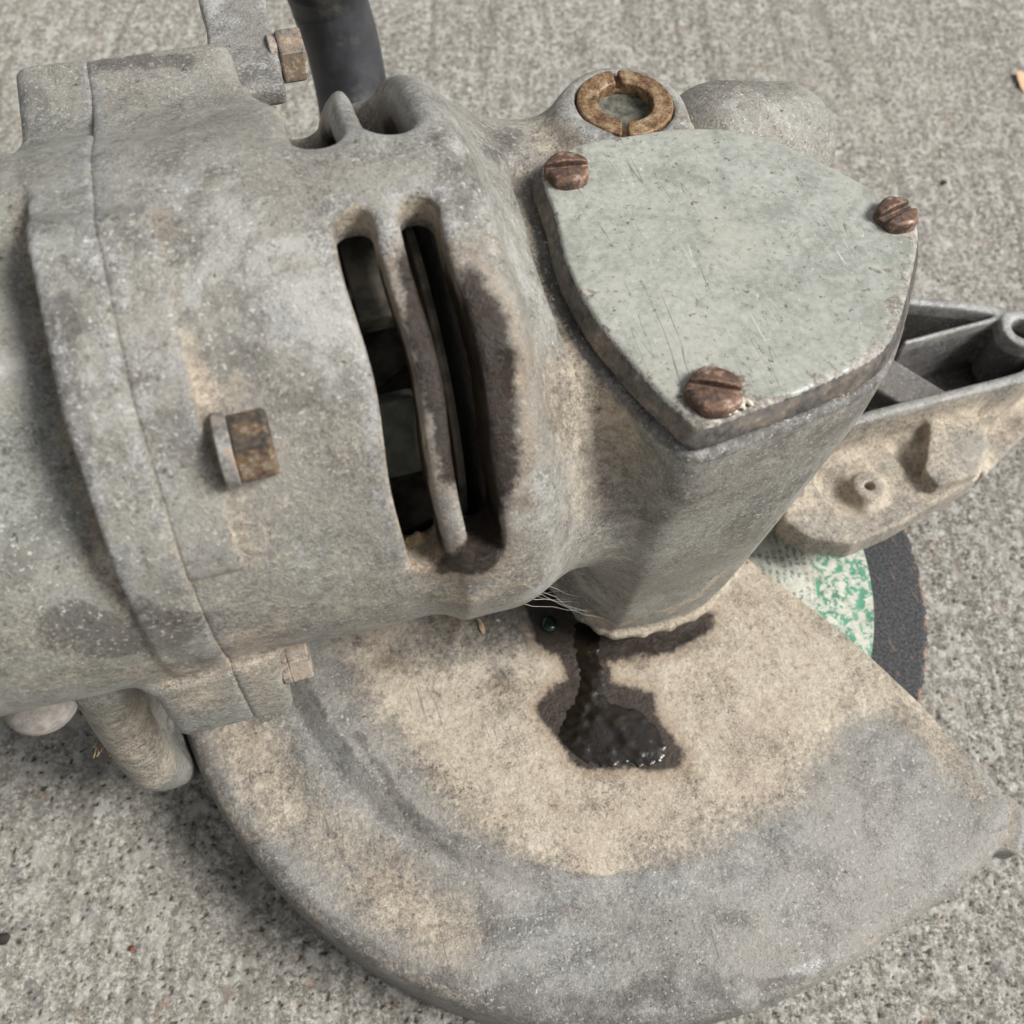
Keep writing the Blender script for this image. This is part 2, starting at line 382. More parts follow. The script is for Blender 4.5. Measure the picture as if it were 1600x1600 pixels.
# hollow inside and the slots
inner = smax(rad-.0370, np.abs(x+.064)-.0235, .004)
body = smax(body, -inner, .001)
def slot(s0, s1, t0, t1, r=.0026):
    sm, hw = (s0+s1)/2, (s1-s0)/2; tm, ht = R((t0+t1)/2), R((t1-t0)/2)
    dth = (np.abs(np.mod(th-tm+np.pi, 2*np.pi)-np.pi)-ht)*.040
    a = np.abs(x-sm-.0004*np.sin(th*9))-hw+r; b = dth+r
    return np.maximum(np.sqrt(np.maximum(a, 0)**2+np.maximum(b, 0)**2)+np.minimum(np.maximum(a, b), 0)-r, .030-rad)
SL1, SL2 = (-.0556, -.0502), (-.0466, -.0412)
for s0, s1, tb in ((*SL1, 171.5), (*SL2, 169.5)):
    body = smax(body, -slot(s0, s1, 98.5, tb, .0022), .0011)
for s0, s1 in ((-.0572, -.0506), (-.0464, -.0400)):
    body = smax(body, -slot(s0, s1, 25, 80, .0030), .0040)
# ring recess
body = smax(body, -np.maximum(np.sqrt((x-bc[0])**2+(y-bc[1])**2)-.0089, -(z-.1405)+0*x), .0006)
body = smax(body, -np.maximum(np.sqrt((x-bc[0])**2+(y-bc[1])**2)-.0055, -(z-.1350)+0*x), .0006)
g.d = body.astype(np.float32); g.mesh()
GB = g

def stain_shade_masks(V, dust=(), oil=(), dark=(), bare=()):
    out = {}
    for nm, lst in (('dust', dust), ('dark', dark), ('bare', bare)):
        a = np.zeros(len(V))
        for pts, r, st, soft in lst:
            d = chain(V, pts, [r]*max(1, len(pts)) if not hasattr(r, '__len__') else r); a = np.maximum(a, st*(1-ss(-soft, soft, d))) if st > 0 else a+st*(1-ss(-soft, soft, d))
        out[nm] = a
    o = np.full(len(V), 50.0)
    for pts, r in oil:
        o = np.minimum(o, chain(V, pts, [r]*len(pts) if not hasattr(r, '__len__') else r)*1000)
    out['oil'] = o
    return out
H = lambda *p: [GB.hit(a, b) for a, b in p]
at = g.wear()
at.update(stain_shade_masks(g.V,
    dust=[([np.array([-.006, -.022, .0405]), np.array([.009, -.025, .0405]), np.array([.0225, -.0215, .0405]), np.array([.033, -.012, .0405])], .0034, 1.1, .0020), (H((345, 620), (390, 790), (430, 880)), .006, .40, .007), (H((272, 440), (318, 600), (348, 740), (374, 880)), .0002, .75, .0014), (H((345, 630), (360, 620)), .003, .5, .003),
          (H((520, 890), (620, 905), (760, 895)), .005, .42, .005), (H((880, 520), (900, 640), (930, 800)), .006, .10, .006),
          (H((556, 345), (575, 352)), .0022, 1.0, .0015), (H((650, 328), (668, 330)), .0022, .9, .0015), (H((800, 560), (810, 600)), .0016, .6, .0015), (H((830, 790),), .002, .5, .002),
          (H((700, 935), (820, 908)), .003, .7, .003), (H((960, 955), (1080, 950)), .003, .7, .003), (H((380, 180), (420, 160)), .006, .35, .005), (H((430, 700), (480, 800)), .008, .2, .008),
          (H((800, 480), (830, 640)), .004, .12, .010), (H((1180, 720), (1250, 700), (1150, 820), (1070, 900)), .008, .30, .010), (H((860, 640), (900, 820)), .007, .36, .008), (H((900, 560), (980, 700)), .005, .34, .006), (H((340, 1080), (400, 1040), (395, 1000)), .006, .62, .005), (H((380, 940), (470, 960), (560, 940), (680, 915), (800, 890)), .006, .42, .008), (H((480, 620), (560, 760), (580, 860)), .006, .22, .008), (H((925, 965), (1000, 968), (1085, 935), (1125, 900)), .0022, 1.0, .0014)],
    oil=[([np.array([-.0540, .035, .145]), np.array([-.0540, .012, .154])], .0050), ([np.array([-.0432, .035, .145]), np.array([-.0432, .012, .154])], .0050), (H((735, 440), (752, 500), (765, 560), (772, 650), (778, 740), (765, 810), (740, 862), (695, 885)), [.0016, .0036, .0037, .0030, .0026, .0036, .0036, .0024]),  # far slot chains: oil plus painted shade to darken the hollows
         (H((632, 400), (655, 490), (685, 620), (705, 740)), [.0010, .0018, .0024, .0020]),
         ([p-np.array([0, -.002, .006]) for p in H((735, 380), (760, 520), (768, 650), (772, 780))], [.004, .005, .005, .005]),
         ([p-np.array([0, -.002, .005]) for p in H((612, 420), (640, 560), (672, 700), (690, 830))], [.0028, .003, .003, .003])],
    dark=[(H((800, 205), (765, 245)), .003, .55, .003), (H((150, 100), (290, 95)), .0025, .6, .002), (H((1060, 730), (1010, 830), (960, 920)), .003, .38, .007), (H((690, 560), (710, 780)), .002, .3, .003), (H((560, 640), (590, 760)), .002, .3, .003),  # the ridge chain paints shade down the front of the head
          (H((480, 200), (560, 195)), .003, .45, .003)],
    bare=[(H((700, 220), (735, 300), (748, 400)), .002, .5, .003), (H((180, 270), (260, 290)), .004, .45, .005), (H((440, 580), (520, 720)), .003, .30, .006), (H((440, 420), (480, 560)), .006, .3, .006)]))  # rim chain paints the highlight on the fan housing shoulder
pdv = poly2d(g.V[:, 0], g.V[:, 1], outl)
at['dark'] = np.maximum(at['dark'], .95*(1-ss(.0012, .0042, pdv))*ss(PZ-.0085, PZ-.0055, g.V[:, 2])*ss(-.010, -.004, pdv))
at['dust'] = at['dust']-.6*(1-ss(.0012, .0035, pdv))*ss(PZ-.0080, PZ-.0055, g.V[:, 2])
gear = mesh_np('gear_housing', g.V, g.Q, M_cast, root, attrs=at)
gear['label'] = 'grey cast fan and gear housing with two long vent slots and an oily brown stain'

# --- motor housing casting, left of the seam
g = Grid((-.200, -.052, .062), (-.0835, .082, .172), .00085)
x, y, z = g.x, g.y, g.z
rad = np.sqrt((y-LC)**2+(z-ZC)**2); th = np.arctan2(z-ZC, y-LC); pad_ang = np.degrees(th)
wob = .0003*np.sin(60*x+3*th)+.0002*np.sin(190*x-4*th+1)
m = rad-(.0432-.0078*ss(-.122, -.0925, x)*(ss(78, 96, pad_ang)*(1-ss(140, 168, pad_ang))))+wob
m = np.maximum(m, x+.0856); m = np.maximum(m, -(x+.205))
wob2 = .00025*np.sin(90*x+3*th)+.0002*np.sin(210*x-4*th+1)
fl = np.maximum(rad-RB-.0004-facet(pad_ang)+wob2+0*x, np.abs(x+.0896)-.0043)
m = smin(m, fl-.0002, .0004)
m = smin(m, box((-.0910, -.0245, .0905), (.0085, .0105, .0125), .0022), .004)
m = smin(m, box((-.0885, .0480, .142), (.0090, .0125, .0085), .002), .004)
m = smax(m, x+.0855+0*rad, .0002)
m = smax(m, -np.maximum(rad-.031, -(x+.195)), .001)
g.d = m.astype(np.float32); g.mesh(); GM = g
HM = lambda *p: [GM.hit(a, b) for a, b in p]
at = g.wear()
at.update(stain_shade_masks(g.V, dust=[(HM((40, 1000), (200, 1060)), .005, .45, .006), (HM((60, 700), (100, 900)), .006, .15, .010), (HM((95, 440), (112, 640), (150, 830), (215, 950)), .005, -1.2, .003), (HM((250, 800), (290, 960)), .003, .3, .003), (HM((310, 1050), (320, 1090)), .007, .62, .005), (HM((5, 1060), (240, 1050)), .006, .48, .006), (HM((20, 860), (120, 900)), .006, .22, .010), (HM((10, 240), (60, 260)), .004, .3, .004)],
    dark=[(HM((120, 985), (180, 1000), (260, 985)), .0050, .85, .0016), (HM((100, 480), (112, 700), (160, 850), (215, 950)), .0022, .75, .003)],  # a stain, then painted shadow along the flange crease
    bare=[(HM((60, 360), (150, 300)), .006, .5, .008), (HM((170, 600),), .004, .5, .006)]))
motor = mesh_np('motor_housing', g.V, g.Q, M_motor, root, attrs=at)

# --- wheel guard
GT = .035; GR = .1080
P1, P2 = U(1170, 870, GT)[:2], U(1500, 1150, GT)[:2]
ed = (P2-P1)/np.linalg.norm(P2-P1); en = np.array([-ed[1], ed[0]])
if en.dot(-P1) > 0: en = -en                         # outward, away from the spindle
g = Grid((-.120, -.122, -.0005), (.090, .072, .046), .00078)
x, y, z = g.x, g.y, g.z
rr = np.sqrt(x*x+y*y); an = np.degrees(np.arctan2(y, x))
X2, Y2 = np.meshgrid(g.x.ravel(), g.y.ravel(), indexing='ij'); r2 = np.sqrt(X2**2+Y2**2); a2 = np.degrees(np.arctan2(Y2, X2))
fade = 1-ss(-125, -95, a2)*1.0; fade = np.where(a2 > 0, 1, fade)
top2 = GT-.0032*ss(.077, .0835, r2)*fade-.0016*ss(.0835, .100, r2)-.0012*ss(.060, .080, r2)*(1-fade)
top2 = (top2+.00015*np.sin(130*X2+50)*np.sin(97*Y2)).astype(np.float32)[:, :, None]
outer = rr-GR-.0075*ss(-75, -50, an)*(an < 0)
prof = smax(outer+0*z, z-top2, .0058)
inn = smax(rr-(GR-.0035)+0*z, z-(top2-.0030), .004)
shell = smax(prof, -inn, .0006); shell = np.maximum(shell, -(z-.0008))
cut = (x-P1[0])*en[0]+(y-P1[1])*en[1]
tipc = poly2d(X2, Y2, spline([U(a, b, GT)[:2] for a, b in [(1100, 810), (1170, 872), (1350, 1012), (1500, 1150), (1560, 1210), (1592, 1262), (1600, 1330), (1700, 1700), (700, 2100), (-400, 1700), (-100, 700), (600, 600), (950, 690)]], 4)).astype(np.float32)[:, :, None]
shell = smax(shell, tipc+0*z, .0012)
col = smax(np.sqrt((x-.009)**2+(y-.0035)**2)-.0262+0*z, np.abs(z-.037)-.0036, .002)
shell = smin(shell, col, .002)
tong = poly2d(X2, Y2, np.array([U(a, b, .024)[:2] for a, b in [(1510, 1290), (1560, 1240), (1592, 1268), (1596, 1310), (1584, 1340), (1548, 1330)]])).astype(np.float32)[:, :, None]
shell = smin(shell, smax(tong+0*z, np.abs(z-.0235)-.0035-.15*(tong+.004), .0012), .0015)
g.d = shell.astype(np.float32); g.mesh(); GG = g
at = g.wear(.0035, .0013)
P2d = lambda pts: [U(a, b, GT)[:2] for a, b in pts]
VX, VY = g.V[:, 0], g.V[:, 1]; topm = ss(.026, .030, g.V[:, 2])
tan = poly2d(VX, VY, spline(P2d([(520, 960), (560, 1060), (640, 1180), (740, 1290), (860, 1360), (960, 1370), (1060, 1330), (1100, 1300), (1230, 1250), (1270, 1190), (1330, 1120), (1400, 1110), (1480, 1180), (1540, 1230), (1500, 1150), (1350, 1000), (1170, 860), (900, 860), (650, 900)]), 4))
tan2 = poly2d(VX, VY, spline(P2d([(330, 1120), (420, 1280), (560, 1420), (700, 1500), (720, 1440), (620, 1330), (520, 1230), (450, 1110)]), 4))
grime = chain(np.c_[VX, VY, 0*VX], [np.append(p, 0) for p in P2d([(700, 985), (860, 960), (1000, 1010), (1090, 985)])], [.008, .007, .002, .0015])  # grime plus the painted shadow under the motor and around the collar
oil = poly2d(VX, VY, P2d([(815, 925), (835, 1005), (870, 1025), (885, 1060), (850, 1085), (835, 1105), (850, 1130), (868, 1150), (885, 1185), (920, 1200), (990, 1202), (1030, 1206), (1066, 1202), (1068, 1178), (1042, 1140), (1025, 1108), (1022, 1082), (985, 1070), (958, 1066), (948, 1035), (1050, 1022), (1110, 985), (1120, 955), (1050, 950), (960, 890)]))*1000
for (px_, py_, r_) in ((600, 1035, 2.2), (775, 1070, 1.6), (700, 960, 3.0)):
    q_ = P2d([(px_, py_)])[0]; oil = np.minimum(oil, np.hypot(VX-q_[0], VY-q_[1])*1000-r_+1.9)
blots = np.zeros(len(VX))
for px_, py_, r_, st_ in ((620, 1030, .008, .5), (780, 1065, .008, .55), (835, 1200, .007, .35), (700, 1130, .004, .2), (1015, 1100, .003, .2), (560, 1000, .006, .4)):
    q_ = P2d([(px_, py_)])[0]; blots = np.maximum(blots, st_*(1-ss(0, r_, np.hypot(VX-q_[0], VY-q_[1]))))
at.update(dust=(np.maximum(1.12*(1-ss(-.010, .010, tan)), .66*(1-ss(-.010, .010, tan2))))*topm-.6*(1-ss(-.004, .008, grime))-.9*blots-.9*ss(.0765, .079, np.hypot(VX, VY))*(1-ss(.082, .085, np.hypot(VX, VY)))*(VX < 0.01),
          dark=np.maximum(np.maximum(np.maximum(blots*1.6, .7*(1-ss(-.006, .006, grime))), .50*ss(.0755, .078, np.hypot(VX, VY))*(1-ss(.0775, .0805, np.hypot(VX, VY)))*(1-ss(-.03, .0, VX))), .55*ss(.101, .1055, np.hypot(VX, VY))*(1-ss(-.02, .05, VX))),  # skirt painted dark on its shaded left, brightened by bare on the right
          bare=.35*ss(.101, .106, np.hypot(VX, VY))*ss(-.02, .05, VX),
          oil=np.where(g.V[:, 2] > .028, oil, 50))
V3 = np.c_[VX, VY, 0*VX]; c3d = lambda pts, r: chain(V3, [np.append(p, 0) for p in P2d(pts)], [r]*len(pts))
for pts_, r_, st_, so_ in (([(980, 1470), (1130, 1400)], .010, .30, .012), ([(620, 1400), (800, 1480)], .008, .20, .010), ([(1450, 1230), (1500, 1300)], .004, .25, .008), ([(360, 1150), (420, 1270)], .006, .35, .006), ([(900, 1390), (930, 1350)], .003, .5, .004)):
    at['dust'] = at['dust']+st_*(1-ss(-so_, so_, c3d(pts_, r_)))*topm
for pts_, r_, st_, so_ in (([(700, 1530), (900, 1570), (1150, 1545)], .005, .5, .006), ([(1200, 1540), (1260, 1525)], .0012, .8, .001), ([(505, 1290), (565, 1385)], .00035, .9, .0005), ([(560, 1150), (640, 1270)], .0014, .6, .0016), ([(650, 1285), (720, 1340)], .0010, .5, .0014), ([(1180, 1250), (1100, 1330), (1085, 1380)], .003, .3, .004), ([(1300, 1120), (1400, 1150)], .004, .25, .005)):
    at['dark'] = np.maximum(at['dark'], st_*(1-ss(-so_, so_, c3d(pts_, r_)))*topm)
for pts_, r_, st_, so_ in (([(518, 1250), (508, 1280)], .0007, 1.6, .0006), ([(330, 1225), (336, 1240)], .0005, 1.6, .0006), ([(640, 1440), (660, 1450)], .001, .9, .001), ([(1240, 1520), (1340, 1490)], .0015, .9, .0015)):
    at['bare'] = np.maximum(at['bare'], st_*(1-ss(-so_, so_, c3d(pts_, r_))))
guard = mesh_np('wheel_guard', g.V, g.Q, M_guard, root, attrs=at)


# --- cover plate and its screws
def plate_material():
    s = NT('cover plate, pale green grey paint')
    mid = s.noise(120, 7, .65); fine = s.noise(800, 6, .7); grit = s.noise(2600, 3, .6)
    edge = s.attr('edge'); dk = s.attr('dark')
    base = s.ramp(s.math('MULTIPLY_ADD', mid, .5, s.math('MULTIPLY', fine, .5)), [(.41, (.255, .265, .235)), (.5, (.335, .352, .318)), (.60, (.42, .435, .40))])
    base = s.mix(s.rng(s.noise(30, 6, .7), .45, .6, 0, .35), base, (.37, .355, .305))
    base = s.mix(s.rng(s.noise(75, 7, .75, .4, s.mapv(loc=(2, 9, 1))), .57, .64, 0, .40), base, (.23, .215, .18))
    def scratch(rot, sc, w, thr, lo=(0, 0, 0)):
        v = s.mapv((sc, sc*.06, sc), (0, 0, rot), lo); f = s.noise(1, 2, .5, .25, v)
        return s.math('MULTIPLY', s.rng(s.math('ABSOLUTE', s.math('SUBTRACT', f, .5)), w, 0), s.rng(s.noise(50, 4, .6, 0, s.mapv(loc=(lo[1]+rot*3, 3, 1))), thr, thr+.06))
    for k, (ro, sc_, w_, th__) in enumerate(((.5, 240, .006, .56), (-.35, 300, .006, .585), (1.35, 260, .006, .58), (-1.0, 340, .005, .59), (2.2, 280, .006, .585), (.95, 400, .006, .60))):
        base = s.mix(s.math('MULTIPLY', scratch(ro, sc_, w_, th__, (k*2.3, k*1.7, 0)), .75), base, (.11, .10, .085) if k % 3 != 2 else (.66, .67, .64))
    base = s.mix(s.rng(s.noise(420, 6, .75, .4, s.mapv(loc=(5, 5, 5))), .60, .65, 0, .55), base, (.20, .165, .12))
    base = s.mix(s.rng(s.noise(950, 5, .75, .2, s.mapv(loc=(1, 8, 5))), .605, .645, 0, .8), base, (.055, .045, .035))
    base = s.mix(s.rng(s.noise(1300, 5, .7, .2, s.mapv(loc=(8, 3, 2))), .64, .68, 0, .6), base, (.70, .70, .67))
    # chips near the rim show dark metal, grime and bright alloy
    rim = s.math('ADD', dk, s.math('MULTIPLY', s.math('SUBTRACT', s.noise(240, 8, .76, .3), .5), 3.4))
    rm = s.rng(rim, .60, .70)
    base = s.mix(s.math('MULTIPLY', rm, .85), base, s.ramp(fine, [(.4, (.10, .085, .07)), (.52, (.24, .215, .19)), (.62, (.50, .47, .43))]))
    em = s.math('MULTIPLY', s.rng(edge, .08, .4), s.rng(mid, .35, .55))
    base = s.mix(em, base, (.50, .48, .46))
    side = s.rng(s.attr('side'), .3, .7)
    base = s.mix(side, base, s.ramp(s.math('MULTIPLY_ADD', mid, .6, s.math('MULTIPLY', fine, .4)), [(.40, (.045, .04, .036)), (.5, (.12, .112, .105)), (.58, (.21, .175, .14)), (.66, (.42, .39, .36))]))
    h = s.math('ADD', s.math('MULTIPLY', mid, .5), s.math('MULTIPLY', fine, .35)); h = s.math('SUBTRACT', h, s.math('MULTIPLY', rm, .35))
    return s.done(base, s.mix(rm, .40, .75), s.bump(h, .32, .0006), s.math('MULTIPLY', em, .4), .45)
M_plate = plate_material()
g = Grid((-.026, -.040, PZ-.0052), (.054, .042, PZ+.0012), .00042)
x, y, z = g.x, g.y, g.z
X2, Y2 = np.meshgrid(g.x.ravel(), g.y.ravel(), indexing='ij')
p2 = poly2d(X2, Y2, outl).astype(np.float32)
pl = smax((p2+.0002)[:, :, None]-.42*np.clip(PZ-.0006-z, 0, .004), z-PZ-(.00012*np.sin(X2*160)*np.sin(Y2*190+1))[:, :, None].astype(np.float32), .0011)
pl = smax(pl, -(z-(PZ-.0041)), .0006)
SCR = [(887, 262, -.12, .0036), (1403, 332, .25, .0033), (1118, 608, -.45, .0040)]
for px, py, a, r in SCR:
    c = U(px, py, PZ+.001)
    pl = smax(pl, -smax(np.sqrt((x-c[0])**2+(y-c[1])**2)-.0026+0*z, -(z-PZ+.0015)+0*x+0*y, .0003), .0002)
g.d = pl.astype(np.float32); g.mesh()
at = g.wear(.0020); pd = poly2d(g.V[:, 0], g.V[:, 1], outl)
nearv = np.linalg.norm(g.V[:, :2]-U(1118, 608, PZ)[:2], axis=1)
plb = np.zeros(len(g.V))
for px_, py_, r_, st_ in ((930, 455, .0028, .40), (915, 420, .0018, .35), (1360, 560, .0030, .45), (1285, 600, .0030, .42), (1225, 625, .002, .4), (1165, 350, .0035, .26), (1395, 480, .002, .4), (1230, 330, .003, .2), (1300, 290, .003, .3)):
    q_ = U(px_, py_, PZ)[:2]; plb = np.maximum(plb, st_*(1-ss(0, r_, np.hypot(g.V[:, 0]-q_[0], g.V[:, 1]-q_[1]))))
for px_, py_, a_, r_ in SCR:
    q_ = U(px_, py_, PZ)[:2]; plb = np.maximum(plb, .42*(1-ss(.0035, .0062, np.hypot(g.V[:, 0]-q_[0], g.V[:, 1]-q_[1]))))
at['dark'] = np.clip(plb+.42*ss(-.004, -.0004, pd)+.32*ss(-.012, -.002, pd)*(g.V[:, 1]+g.V[:, 0]*-.6 < -.022)+.35*(1-ss(.003, .009, nearv)), 0, 1)
at['edge'] = at['edge']*(.15+.85*ss(-.012, .012, g.V[:, 0]))
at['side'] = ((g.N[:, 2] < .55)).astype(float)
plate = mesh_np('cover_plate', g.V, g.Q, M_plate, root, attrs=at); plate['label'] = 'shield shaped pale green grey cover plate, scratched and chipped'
M_rust = rust_material('rusty steel'); M_rust2 = rust_material('rusty bolt steel', (.085, .070, .056), (.18, .115, .065), (.33, .29, .24)); M_dirtbolt = rust_material('dust caked bolt', (.36, .31, .265), (.47, .415, .355), (.34, .19, .12))
def slotted_screw(parent, c, r, h, rot, mat, lab=None):
    g = Grid((-r-.001, -r-.001, -.0022), (r+.001, r+.001, h+.0012), .00022)
    x, y, z = g.x, g.y, g.z; rr = np.sqrt(x*x+y*y)
    d = smax(rr-r-.00012*np.sin(5*np.arctan2(y, x))+0*z, z-h+rr*rr*34, .0007); d = smax(d, -(z+.0012)+0*rr, .0003)
    d = smax(d, -smax(np.abs(y*math.cos(rot)-x*math.sin(rot)+0*z)-.00078, -(z-h+.0014)+0*rr, .0002), .0003)
    g.d = d.astype(np.float32); g.mesh()
    o = mesh_np('screw', g.V, g.Q, mat, parent); o.location = tuple(c)
    if lab: o['label'] = lab
    return o
for (px, py, a, r), lab in zip(SCR, ('rusty slotted screw, dark brown', 'worn slotted screw with a chewed slot', 'rusty slotted screw crusted with pale paint')):
    c = U(px, py, PZ+.0015); c[2] = PZ-.0003
    slotted_screw(root, c, r*1.05, .0027, a, M_rust, lab)
bm = bmesh.new()                                     # pale paint crust at the lower screw
c3 = U(1118, 608, PZ)
for k in range(26):
    a = -.2-random.random()*1.7-.6; rr_ = .0035+random.random()*.0013
    mtx = Matrix.Translation((c3[0]+rr_*math.cos(a)+.0006, c3[1]+rr_*math.sin(a), PZ+.0001+random.random()*.0004))@Matrix.Rotation(random.random()*6, 4, 'Z')@Matrix.Diagonal((.0005+.0006*random.random(), .0004, .00035, 1))
    bmesh.ops.create_icosphere(bm, subdivisions=2, radius=1, matrix=mtx)
s = NT('pale paint crust'); M_crust = s.done(s.ramp(s.noise(900, 4), [(.4, (.40, .34, .24)), (.55, (.62, .60, .52))]), .6)
bm_obj('paint_crust', bm, M_crust, root)

# --- ring sunk in the boss
s = NT('old brass'); f1 = s.noise(500, 6, .7); f2 = s.noise(1800, 4, .7)
M_brass = s.done(s.ramp(s.math('MULTIPLY_ADD', f1, .7, s.math('MULTIPLY', f2, .3)), [(.38, (.06, .035, .022)), (.47, (.17, .095, .05)), (.54, (.29, .19, .10)), (.64, (.42, .36, .28))]), .5, s.bump(f2, .4, .0004), .25)
g = Grid((-.010, -.010, -.0035), (.010, .010, .002), .00025); x, y, z = g.x, g.y, g.z; rr = np.sqrt(x*x+y*y)
d = smax(np.abs(rr-.00690)-.00185+0*z, np.abs(z+.0008)-.0014, .0005)
for a in (1.45, 4.35):
    u = x*math.cos(a)+y*math.sin(a); v = -x*math.sin(a)+y*math.cos(a)
    d = smax(d, -smax(smax(np.abs(v)-.00055-.0*u, -u, .0002)+0*z, -(z+.0009)+0*rr, .0002), .0002)
g.d = d.astype(np.float32); g.mesh(); o = mesh_np('spindle_lock_ring', g.V, g.Q, M_brass, root); o.location = (bc[0], bc[1], .1432); o['label'] = 'brown brass ring nut with two notches'
s = NT('dark grime'); M_grime = s.done(s.ramp(s.noise(500, 6), [(.4, (.05, .055, .045)), (.6, (.16, .15, .12))]), .8, s.bump(s.noise(900, 4), .6, .0005))
bm = bmesh.new(); lathe(bm, [(.0052, -.006), (.0052, .0008), (.0040, .0003), (.002, 0), (0, .0001)], 32); o = bm_obj('spindle_lock_button', bm, M_grime, root); o.location = (bc[0], bc[1], .1405)

# --- bolts
def hex_bolt(name, parent, c, r, h, mat, wash=None, rotx=0, slot=False, lab=None):
    """head axis along +s"""
    bm = bmesh.new(); prof = [(0, 0), (.97, 0), (1, .06), (1, .86), (.93, .97), (.80, 1.0), (.74, .97), (0, .94)]
    rings = []
    for q, t in prof:
        if q == 0: rings.append([bm.verts.new((t*h, 0, 0))]); continue
        ring = []
        for k in range(36):
            a = 2*math.pi*k/36; hx = 1/math.cos((a % (math.pi/3))-math.pi/6)*.9 if q > .85 else .9
            ring.append(bm.verts.new((t*h, q*r*hx*math.cos(a), q*r*hx*math.sin(a))))
        rings.append(ring)
    for a, b in zip(rings, rings[1:]):
        for k in range(36):
            k2 = (k+1) % 36
            if len(a) == 1: bm.faces.new((a[0], b[k], b[k2]))
            elif len(b) == 1: bm.faces.new((a[k], a[k2], b[0]))
            else: bm.faces.new((a[k], a[k2], b[k2], b[k]))
    if slot: pass
    o = bm_obj(name, bm, mat, parent, sharp=22); o.location = tuple(c); o.rotation_euler = (rotx, 0, 0)
    if lab: o['label'] = lab
    if wash:
        bm = bmesh.new(); w_ = wash[0]; R2 = wash[1]
        lathe(bm, [(0, -w_), (R2*.97, -w_), (R2, -w_*.9), (R2, -w_*.1), (R2*.97, 0), (0, 0)], 40)
        bmesh.ops.rotate(bm, verts=bm.verts, cent=(0, 0, 0), matrix=Matrix.Rotation(R(90), 3, 'Y'))
        w2 = bm_obj('washer', bm, wash[2], o)
    return o
def on_barrel(px, py, dr=0):
    p = GB.hit(px, py); v = np.array([p[1]-LC, p[2]-ZC]); v = v/np.linalg.norm(v)*(RB+dr); return np.array([p[0], LC+v[0], ZC+v[1]])
s = NT('grey steel washer'); f = s.noise(500, 6, .7); M_wash = s.done(s.ramp(f, [(.4, (.16, .15, .14)), (.54, (.34, .33, .31)), (.62, (.40, .23, .12))]), .5, s.bump(f, .3, .0004), .35)
c = on_barrel(355, 703, -.0002); c[0] = -.0752
hex_bolt('hex_bolt', root, c, .0050, .0052, M_rust2, (.0019, .0052, M_wash), R(8), lab='rusty brown hex bolt on the housing flank')
c = np.array([-.0772, -.0295, .0915])
o = hex_bolt('hex_bolt', root, c, .0048, .0040, M_dirtbolt, (.0014, .0050, M_dirtbolt), R(12), lab='hex bolt caked with tan dust under the seam')

# --- clamp bar at the far side, its bolt and the rubber tube behind
def bevel_box(bm, hs, bev, mtx, sub=0):
    r = bmesh.ops.create_cube(bm, size=1, matrix=mtx@Matrix.Diagonal((hs[0]*2, hs[1]*2, hs[2]*2, 1)))
    es = list({e for v in r['verts'] for e in v.link_edges}); bmesh.ops.bevel(bm, geom=es, offset=bev, segments=3, affect='EDGES', profile=.6)
b0 = (U(345, 146, .146)+U(441, 134, .146))/2; b1 = (U(318, 0, .146)+U(408, 0, .146))/2
g = Grid((-.0085, -.004, -.0085), (.0085, .075, .0035), .0006); x, y, z = g.x, g.y, g.z
d = smax(smax(np.abs(x)-.0059+.0002*np.sin(y*400)+0*y+0*z, np.abs(z+.0022)-.0022+0*x+0*y, .0010), np.abs(y-.034)-.034+0*z+0*x, .0014)
g.d = (d+0*x+0*y+0*z).astype(np.float32); g.mesh(); at = g.wear(.002); nv = len(g.V)
at.update(stain_shade_masks(g.V, dark=[([np.array([0, .03, 0]), np.array([0, .06, 0])], .006, .45, .006)], bare=[([np.array([0, 0, 0]), np.array([0, .04, 0])], .006, .35, .004)]))
M_bar = cast_material('clamp bar metal', (.27, .265, .25), 0, .9); 
bar = mesh_np('clamp_bar', g.V, g.Q, M_bar, root, attrs=at); bar.location = tuple(b0); dv = b1-b0
bar.rotation_euler = (0, 0, math.atan2(dv[1], dv[0])-math.pi/2); bar['label'] = 'flat grey clamp bar with white flecks'
c = U(425, 92, .1440); c[0] += .0008; c[2] = .1415; c = U(436, 90, .1430)
hex_bolt('hex_bolt', root, c, .0048, .0046, rust_material('corroded bolt', (.24, .21, .175), (.31, .22, .14), (.58, .56, .52)), (.0016, .0040, M_dirtbolt), R(20), lab='corroded hex bolt holding the clamp bar')
s = NT('black rubber'); f = s.noise(90, 6, .65); M_rub = s.done(s.mix(s.rng(s.noise(60, 5, .6), .56, .68, 0, .55), s.ramp(f, [(.4, (.022, .023, .027)), (.6, (.045, .047, .054))]), (.20, .18, .15)), .5, s.bump(s.noise(700, 4), .25, .0004))
bm = bmesh.new(); tp = [U(562, 230, .060), U(551, 150, .070), U(535, 70, .082), U(513, 0, .094), U(495, -60, .105), U(470, -160, .118)]
tp = spline(tp, 5, False); tube(bm, tp, np.linspace(.0100, .0106, len(tp)), 28); o = bm_obj('rubber_handle', bm, M_rub, root)
